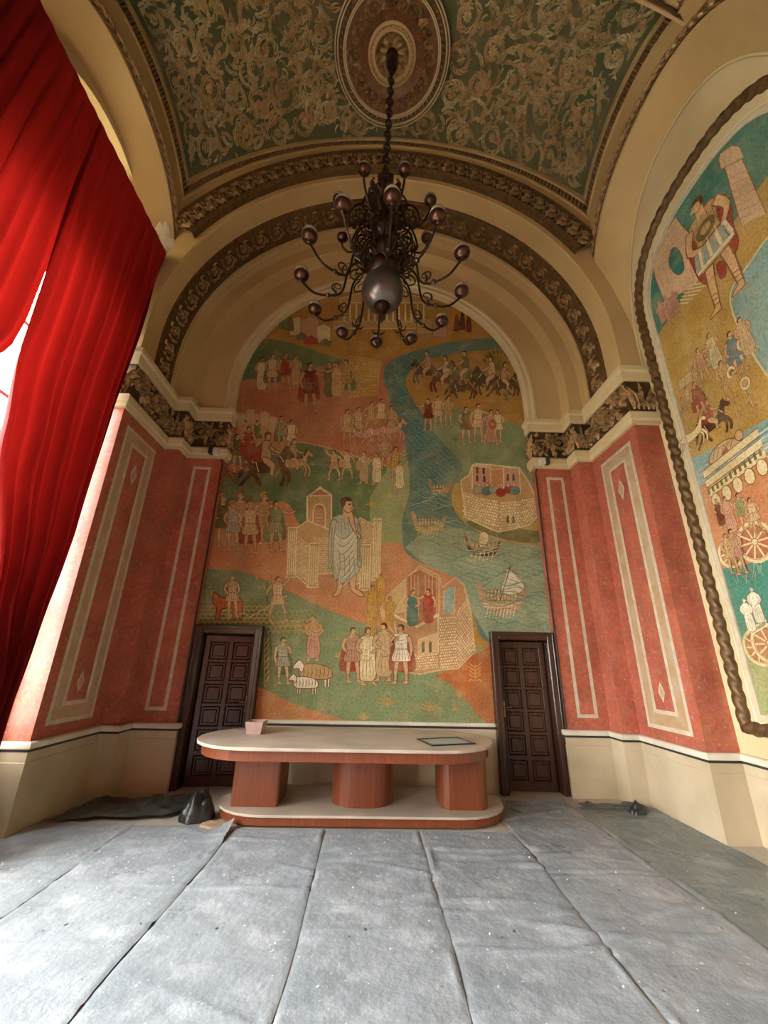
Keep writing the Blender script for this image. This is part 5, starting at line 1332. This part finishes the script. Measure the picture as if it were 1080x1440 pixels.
P.start(.0044); ln = C_['dred']; cx, cy = 300, 872
P.poly(spline([(cx+2, cy-40), (cx+6, cy-36), (cx+12, cy-32), (cx+24, cy-30), (cx+38, cy-31), (cx+41, cy-20), (cx+40, cy-2), (cx+36, cy-2), (cx+34, cy-14), (cx+31, cy-2), (cx+27, cy-2), (cx+27, cy-16), (cx+12, cy-15), (cx+8, cy-2), (cx+3, cy-2), (cx+5, cy-16), (cx+1, cy-22), (cx-1, cy-30)], 3, True), C_['orange'], ln, 1.4)
for q in range(5): P.stroke([(cx+12+q*5, cy-28), (cx+11+q*5, cy-18)], 1, ln, True)
P.end('painted_ox', 'orange painted ox')
F(391, 874, 56, 'tunic', 'fig', None, skin='fig', pose=2, hair='line', label='painted man scything wheat'); P.start(.016); P.stroke([(404, 838), (352, 868)], 1.6, C_['fig']); P.stroke([(352, 868), (344, 862), (336, 864)], 2, C_['gry']); P.end('painted_scythe')
F(441, 930, 58, 'toga', 'pink', None, face=-1, base=.003); F(398, 962, 66, 'tunic', 'gry', 'dgreen', face=1, pose=3, skin='fig', base=.0034, label='painted shepherd playing a pipe')
def sheep(x, y, s, c, lab=None):
    P.start(.004 if s > 40 else .0046); ln = C_['line']
    for q in (-.32, -.22, .28, .38): P.poly([(x+q*s-s*.03, y-s*.3), (x+q*s+s*.04, y-s*.3), (x+q*s+s*.02, y), (x+q*s-s*.03, y)], C_['white'], ln, 1)
    P.poly(spline([(x-s*.5, y-s*.6), (x-s*.2, y-s*.68), (x+s*.2, y-s*.64), (x+s*.46, y-s*.5), (x+s*.44, y-s*.26), (x, y-s*.22), (x-s*.4, y-s*.26)], 4, True), vary(C_[c]), ln, 1.3)
    for k in range(7): P.stroke(spline([(x-s*.36+k*s*.12, y-s*.6), (x-s*.34+k*s*.12, y-s*.42), (x-s*.38+k*s*.12, y-s*.28)], 3), 1, ln, True)
    P.poly(spline([(x-s*.34, y-s*.60), (x-s*.40, y-s*.74), (x-s*.50, y-s*.78), (x-s*.66, y-s*.60), (x-s*.63, y-s*.53), (x-s*.50, y-s*.54), (x-s*.42, y-s*.42)], 4, True), C_['white'], ln, 1.2)
    return P.end('painted_sheep', lab)
sheep(444, 966, 48, 'tan', 'tan painted sheep'); sheep(430, 976, 36, 'white', 'white painted lamb')
for x, y, s, k, c in ((377, 1008, 20, 1, 'orl'), (413, 1012, 16, 1, 'orl'), (470, 992, 13, 2, 'gold'), (511, 1012, 13, 0, 'gold'), (545, 992, 16, 0, 'gold'), (604, 1000, 18, 0, 'gold'), (640, 1000, 10, 0, 'gold'), (664, 1008, 14, 2, 'gold'), (646, 980, 13, 0, 'gold'), (668, 958, 20, 1, 'orl'), (474, 900, 13, 0, 'lgreen'), (476, 925, 10, 0, 'gold'),
                       (501, 694, 9, 2, 'orl'), (523, 712, 11, 0, 'orl'), (548, 700, 9, 0, 'orl'), (560, 790, 12, 2, 'line'), (440, 655, 9, 0, 'lgreen'), (405, 700, 10, 2, 'olive'), (340, 690, 9, 0, 'olive'), (735, 610, 12, 0, 'lgreen'), (700, 640, 10, 2, 'olive'), (640, 620, 9, 0, 'olive'), (728, 628, 9, 0, 'lgreen')):
    P.start(.003); plant(P, x, y, s, c, k); P.end('painted_plant')

# ============ right wall ============
MC, MA, MZ0, MB_, MBOT = 3.24, 1.09, 6.20, 1.06, 1.17
rm = thing('mural', 'arched right-wall mural of a red-cloaked warrior, column and chariots in a rope frame', 'mural', (XMUR, MC, MBOT))
P = Paint(T_right, rm, (XMUR, MC, MBOT))
def sup(c, a, b, t, n=2.4): return (c+a*math.copysign(abs(cos(t))**(2/n), cos(t)), b*abs(sin(t))**(2/n))
def arch_loop(c, a, z0, b, zb, n=36): return [(c+a, zb)]+[(sup(c, a, b, PI*k/n)[0], z0+sup(c, a, b, PI*k/n)[1]) for k in range(n+1)]+[(c-a, zb)]
lp = arch_loop(MC, MA, MZ0, MB_, MBOT)
MB().add([(XMUR-.0005, y, z) for y, z in lp], [tuple(range(len(lp)))], C_['yel']).build('painted_ground', M['paint'], rm, P.org)
def clipz(u):    # arch top (cm, negative up) over a given u
    q = abs((-u/100-MC)/MA); return -(MZ0+MB_*max(0, 1-q**2.4)**(1/2.4))*100
U0, U1 = -(MC+MA)*100+.5, -(MC-MA)*100-.5
def rband(top, bot, col, base, name, label=None):
    P.start(base); us = [lerp(U0, U1, k/40) for k in range(41)]
    f = lambda tab, u: next((lerp(a[1], b[1], (u-a[0])/(b[0]-a[0])) for a, b in zip(tab, tab[1:]) if a[0] <= u <= b[0]), tab[-1][1])
    st, sb = spline(top, 6), spline(bot, 6)
    tp = [(u, max(f(st, u), clipz(u)+.6)) for u in us]; bt = [(u, max(f(sb, u), clipz(u)+.6)) for u in us]
    P.poly(tp+bt[::-1], col); return P.end(name, label)
rband([(-450, -800), (-220, -800)], [(-450, -590), (-400, -600), (-350, -612), (-300, -622), (-220, -630)], C_['rteal'], .0008, 'painted_sky', 'deep teal painted sky')
rband([(-450, -402), (-400, -398), (-350, -394), (-220, -390)], [(-450, -352), (-400, -352), (-350, -352), (-220, -350)], C_['lblue'], .0009, 'painted_river')
rband([(-450, -358), (-400, -368), (-350, -362), (-220, -360)], [(-450, -262), (-400, -262), (-350, -266), (-220, -262)], C_['salmon'], .0010, 'painted_hill')
rband([(-450, -266), (-400, -262), (-350, -266), (-220, -262)], [(-450, -118), (-220, -118)], H('4f8a78'), .0011, 'painted_hill')
rband([(-450, -170), (-400, -172), (-350, -176), (-220, -180)], [(-450, -118), (-220, -118)], C_['lgreen'], .0013, 'painted_hill')
P.start(.0014); P.poly(spline([(-330, -540), (-300, -560), (-262, -560), (-250, -480), (-262, -410), (-300, -400), (-322, -440)], 5, True), C_['lblue'], C_['cream'], 2); P.end('painted_lake')
P.start(.002)   # column
ol = C_['line']; cc = H('dcb795')
Q = lambda pts: [rp(*p) for p in pts]
P.poly(Q([(1043, 318), (1078, 300), (1043, 222), (1019, 234)]), cc, ol, 1.0); P.poly(Q([(1014, 238), (1046, 222), (1040, 206), (1030, 204), (1013, 216), (1011, 226)]), cc, ol, 1.0)
for k in range(8): t = k/8; P.stroke(Q([(lerp(1043, 1023, t), lerp(318, 242, t)), (lerp(1078, 1046, t), lerp(300, 231, t))]), .9, C_['pink'])
P.end('painted_column', 'pale painted column tower')
P.start(.002)   # triumphal arch with steps
P.poly(Q([(918, 372), (916, 360), (950, 305), (960, 318), (972, 330), (986, 385), (978, 402), (935, 425), (922, 392)]), cc, ol, 1.0)
P.poly(spline(Q([(941, 372), (944, 352), (951, 348), (959, 360), (962, 380), (952, 386)]), 4, True), C_['rteal'], ol, 1.0)
for a, b in (((918, 366), (953, 312)), ((920, 372), (962, 326)), ((924, 380), (966, 336)), ((926, 384), (934, 404)), ((932, 376), (941, 398)), ((964, 342), (976, 394)), ((969, 338), (981, 388))): P.stroke(Q([a, b]), .9, C_['pink'])
for k in range(6): P.stroke(Q([(968-k*3, 402+k*5), (998-k*6, 396+k*6)]), 1.6, C_['cream'])
P.end('painted_arch', 'painted triumphal arch with steps')
def RF(px, py, h, *a, **k): u, v = rp(px, py); return figure(P, u, v, h, *a, **k)
for x, y, h in ((935, 455, 40), (945, 452, 44), (955, 442, 40), (948, 448, 36)): RF(x, y, h, 'toga', 'pink', None, legs=False, skin='pink', hair='tan')
u, v = rp(1030, 420); hv = (v-rp(980, 292)[1])*1.08
P.start(.0036)
P.poly(spline(Q([(990, 302), (1004, 292), (1012, 296), (1000, 325), (985, 345), (992, 372), (1003, 392), (990, 399), (979, 385), (966, 350), (972, 330)]), 4, True), C_['red'], C_['dred'], 1.2)
P.poly(spline(Q([(1004, 306), (1018, 290), (1029, 290), (1031, 312), (1039, 338), (1034, 358), (1026, 364), (1021, 344), (1010, 326)]), 4, True), C_['red'], C_['dred'], 1.2)
P.poly(spline(Q([(1008, 372), (1018, 368), (1022, 384), (1014, 392)]), 4, True), C_['red'], C_['dred'], 1.0)
for a, b in (((985, 318), (973, 345)), ((972, 350), (986, 390)), ((1018, 300), (1030, 345)), ((1012, 310), (1026, 355)), ((978, 352), (992, 390))): P.stroke(Q([a, b]), 1.2, C_['pink'], True)
P.end('painted_cloak', 'red painted cloak of the warrior')
figure(P, u, v, hv, 'tunic', 'tan', None, pose=0, base=.0045, label='large painted warrior in armour and sandals', face=-1)
P.start(.016)
for q in range(8): P.stroke([(u-hv*.13+q*hv*.037, v-hv*.57), (u-hv*.155+q*hv*.044, v-hv*.43)], hv*.026, C_['white'] if q % 2 else C_['lblue'])
P.stroke([(u-hv*.16, v-hv*.41), (u+hv*.16, v-hv*.41)], hv*.03, C_['white'])
P.ell(u, v-hv*.68, hv*.085, hv*.07, C_['olive'], C_['line'], 1.2); P.ell(u, v-hv*.68, hv*.05, hv*.04, C_['tan'], C_['line'], 1.0)
for q in range(5): P.stroke(spline([(u-hv*.10+q*hv*.05, v-hv*.82), (u-hv*.09+q*hv*.045, v-hv*.76), (u-hv*.10+q*hv*.05, v-hv*.6)], 3), .9, C_['line'], True)
P.end('painted_breastplate')
# middle battle
P.start(.002)
for k in range(5): u, v = rp(962+k*10, 545-k*8); P.poly([(u-8, v), (u+8, v), (u+7, v-14), (u-7, v-14)], vary(C_['fig']), C_['line'], 1)
P.end('painted_walls')
for i, (x, y, h, rb, c, cp, sh, po) in enumerate(((985, 548, 34, 'tunic', 'tan', None, None, 1), (996, 538, 50, 'tunic', 'pink', None, None, 1), (1012, 520, 52, 'toga', 'cream', None, None, 0), (1045, 525, 56, 'tunic', 'blue', 'blue', 'cream', 1), (1058, 500, 50, 'toga', 'fig', None, None, 0), (1030, 560, 50, 'tunic', 'tan', None, 'cream', 0), (1050, 580, 54, 'toga', 'gold', None, 'cream', 2), (968, 592, 34, 'tunic', 'tan', None, None, 0), (974, 576, 34, 'tunic', 'fig', None, None, 0), (990, 585, 48, 'tunic', 'red', 'red', None, 1))):
    RF(x, y, h, rb, c, cp, shield=sh, pose=po, base=.0026+i*.0004)
u, v = rp(1008, 618); horse(P, u, v, 36, 'brown', 1, 'red', 'red', base=.0075, label='dark painted horse with a red rider'); u, v = rp(978, 632); horse(P, u, v, 34, 'cream', 1, None, base=.007, line='line')
P.start(.003); u, v = rp(1020, 640); P.poly(spline([(u-22, v), (u-14, v-12), (u+4, v-16), (u+20, v-10), (u+22, v), (u, v+2)], 4, True), C_['fig'], C_['line'], 1.4); P.ell(u+22, v-12, 5, 6, C_['skin'], C_['line'], 1); P.poly([(u-4, v-2), (u+6, v-2), (u+4, v-10)], C_['red'])
for q in range(5): P.stroke(spline([(u-16+q*6, v-1), (u-12+q*6, v-10), (u-4+q*6, v-13)], 3), 1, C_['line'], True)
P.end('painted_fallen_man')
P.start(.003); a0, b0 = rp(998, 700), rp(1078, 640)   # bridge
for j in range(3): P.poly([(a0[0], a0[1]-j*12), (b0[0], b0[1]-j*12+2), (b0[0], b0[1]-j*12-7), (a0[0], a0[1]-j*12-9)], C_['cream'], C_['line'], 1)
for k in range(12): t = k/12; x, y = lerp(a0[0], b0[0], t), lerp(a0[1], b0[1], t); P.poly([(x, y-10), (x+3, y-10), (x+3, y-3), (x, y-3)], C_['olive'])
for k in range(5): t = (k+.5)/5; x, y = lerp(a0[0], b0[0], t), lerp(a0[1], b0[1], t); P.ell(x, y+8, 6, 9, C_['cream'], C_['line'], 1)
P.end('painted_bridge')
P.start(.0018)
for j in range(8): P.stroke(spline([(U0+q*22, -388+j*4.2+2*sin(q*2+j)) for q in range(9)], 3), 1.1, C_['white' if j % 2 else 'blue'], True)
P.end('painted_waves')
def wheel(u, v, r):
    P.ell(u, v, r, r, C_['tan'], C_['cream'], r*.16, n=20); P.ell(u, v, r*.8, r*.8, C_['salmon2'], C_['line'], 1, n=16)
    for k in range(10): P.stroke([(u, v), (u+r*.85*cos(k*PI/5), v+r*.85*sin(k*PI/5))], r*.09, C_['cream'])
    P.ell(u, v, r*.18, r*.18, C_['cream'], C_['line'], .8)
P.start(.004); 
for (x, y, r) in ((1028, 778, 15), (1062, 762, 20)): wheel(*rp(x, y), r)
P.end('painted_chariot', 'painted cart with two spoked wheels')
for i, (x, y, h, rb, c) in enumerate(((1018, 742, 34, 'toga', 'dred'), (1034, 752, 44, 'toga', 'pink'), (1052, 744, 40, 'tunic', 'lgreen'), (1070, 752, 40, 'tunic', 'fig'), (1046, 808, 50, 'tunic', 'pink'), (1036, 806, 44, 'tunic', 'tan'))): RF(x, y, h, rb, c, None, base=.003+(i > 3)*.003)
P.start(.0035)
for k in range(26): u, v = rp(R.uniform(1036, 1078), R.uniform(795, 822)); P.stroke([(u, v), (u+R.uniform(-3, 5), v-9)], 1.2, C_['cream'], True)
P.end('painted_grass')
P.start(.004); wheel(*rp(1068, 910), 17); wheel(*rp(1082, 905), 18); P.poly([rp(1058, 892), rp(1078, 880), rp(1078, 872), rp(1057, 884)], C_['lgreen'], C_['white'], 1.4); P.end('painted_chariot')
RF(1060, 892, 36, 'toga', 'white', None, skin='white', hair='gry', legs=False, base=.005); RF(1072, 880, 38, 'toga', 'white', None, skin='white', hair='gry', legs=False, base=.005)
for x, y in ((1060, 390), (1035, 420), (985, 470), (998, 462), (950, 500)): u, v = rp(x, y); P.start(.002); plant(P, u, v, 12, 'olive', 2); P.end('painted_plant')
for i, (u, v, h, rb, c, cp) in enumerate(((-250, -560, 50, 'tunic', 'olive', None), (-236, -440, 52, 'toga', 'pink', None), (-300, -296, 54, 'tunic', 'cream', 'dgreen'), (-282, -292, 52, 'toga', 'dred', None), (-255, -300, 54, 'tunic', 'fig', None), (-300, -150, 56, 'toga', 'white', None), (-262, -146, 58, 'tunic', 'gry', 'red'), (-236, -150, 54, 'toga', 'fig', None))):
    figure(P, u, v, h, rb, c, cp, face=(1, -1)[i % 2], pose=i % 3)
# thin cream line, plaster margin and rope frame
def loop_band(o1, o2, d, mat, name, parent, zb1, zb2):
    a = arch_loop(MC+.0, MA+o1, MZ0, MB_+o1, zb1); b = arch_loop(MC, MA+o2, MZ0, MB_+o2, zb2); n = len(a)
    v = [(XW, y, z) for y, z in a]+[(XW-d, y, z) for y, z in a]+[(XW-d, y, z) for y, z in b]+[(XW, y, z) for y, z in b]
    m = MB().add(v, [(r*n+k, r*n+(k+1) % n, (r+1)*n+(k+1) % n, (r+1)*n+k) for r in range(3) for k in range(n)])
    return m.build(name, mat, parent)
loop_band(-.01, .03, .022, M['inlay'], 'mural_border', wall_right, MBOT+.01, MBOT-.03)
loop_band(.07, .085, .008, M['cap'], 'mural_border', wall_right, MBOT-.06, MBOT-.075)
pth = arch_loop(MC+.01, MA+.19, MZ0+.05, MB_+.26, MBOT-.13, 40)
lo = pth+[pth[0]]; fine = []
for (a, b), (c, d) in zip(lo, lo[1:]):
    L_ = math.hypot(c-a, d-b); n = max(1, int(L_/.020))
    for k in range(n): fine.append((lerp(a, c, k/n), lerp(b, d, k/n)))
mb = MB(); nt_ = 16; n = len(fine); vs = []; s_ = 0
for i in range(n):
    a, b = fine[i-1], fine[(i+1) % n]; dy, dz = b[0]-a[0], b[1]-a[1]; L_ = math.hypot(dy, dz); ny, nz = -dz/L_, dy/L_
    s_ += math.hypot(fine[i][0]-fine[i-1][0], fine[i][1]-fine[i-1][1]) if i else 0
    for k in range(nt_):
        th = 2*PI*k/nt_; r = .044+.027*abs(sin(th+s_*2*PI/.30))**.7
        vs.append((XW-.012-r*cos(th), fine[i][0]+ny*r*sin(th), fine[i][1]+nz*r*sin(th)))
mb.add(vs, [(i*nt_+k, i*nt_+(k+1) % nt_, ((i+1) % n)*nt_+(k+1) % nt_, ((i+1) % n)*nt_+k) for i in range(n) for k in range(nt_)])
mb.build('rope_moulding', M['brown'], wall_right, smooth=True)
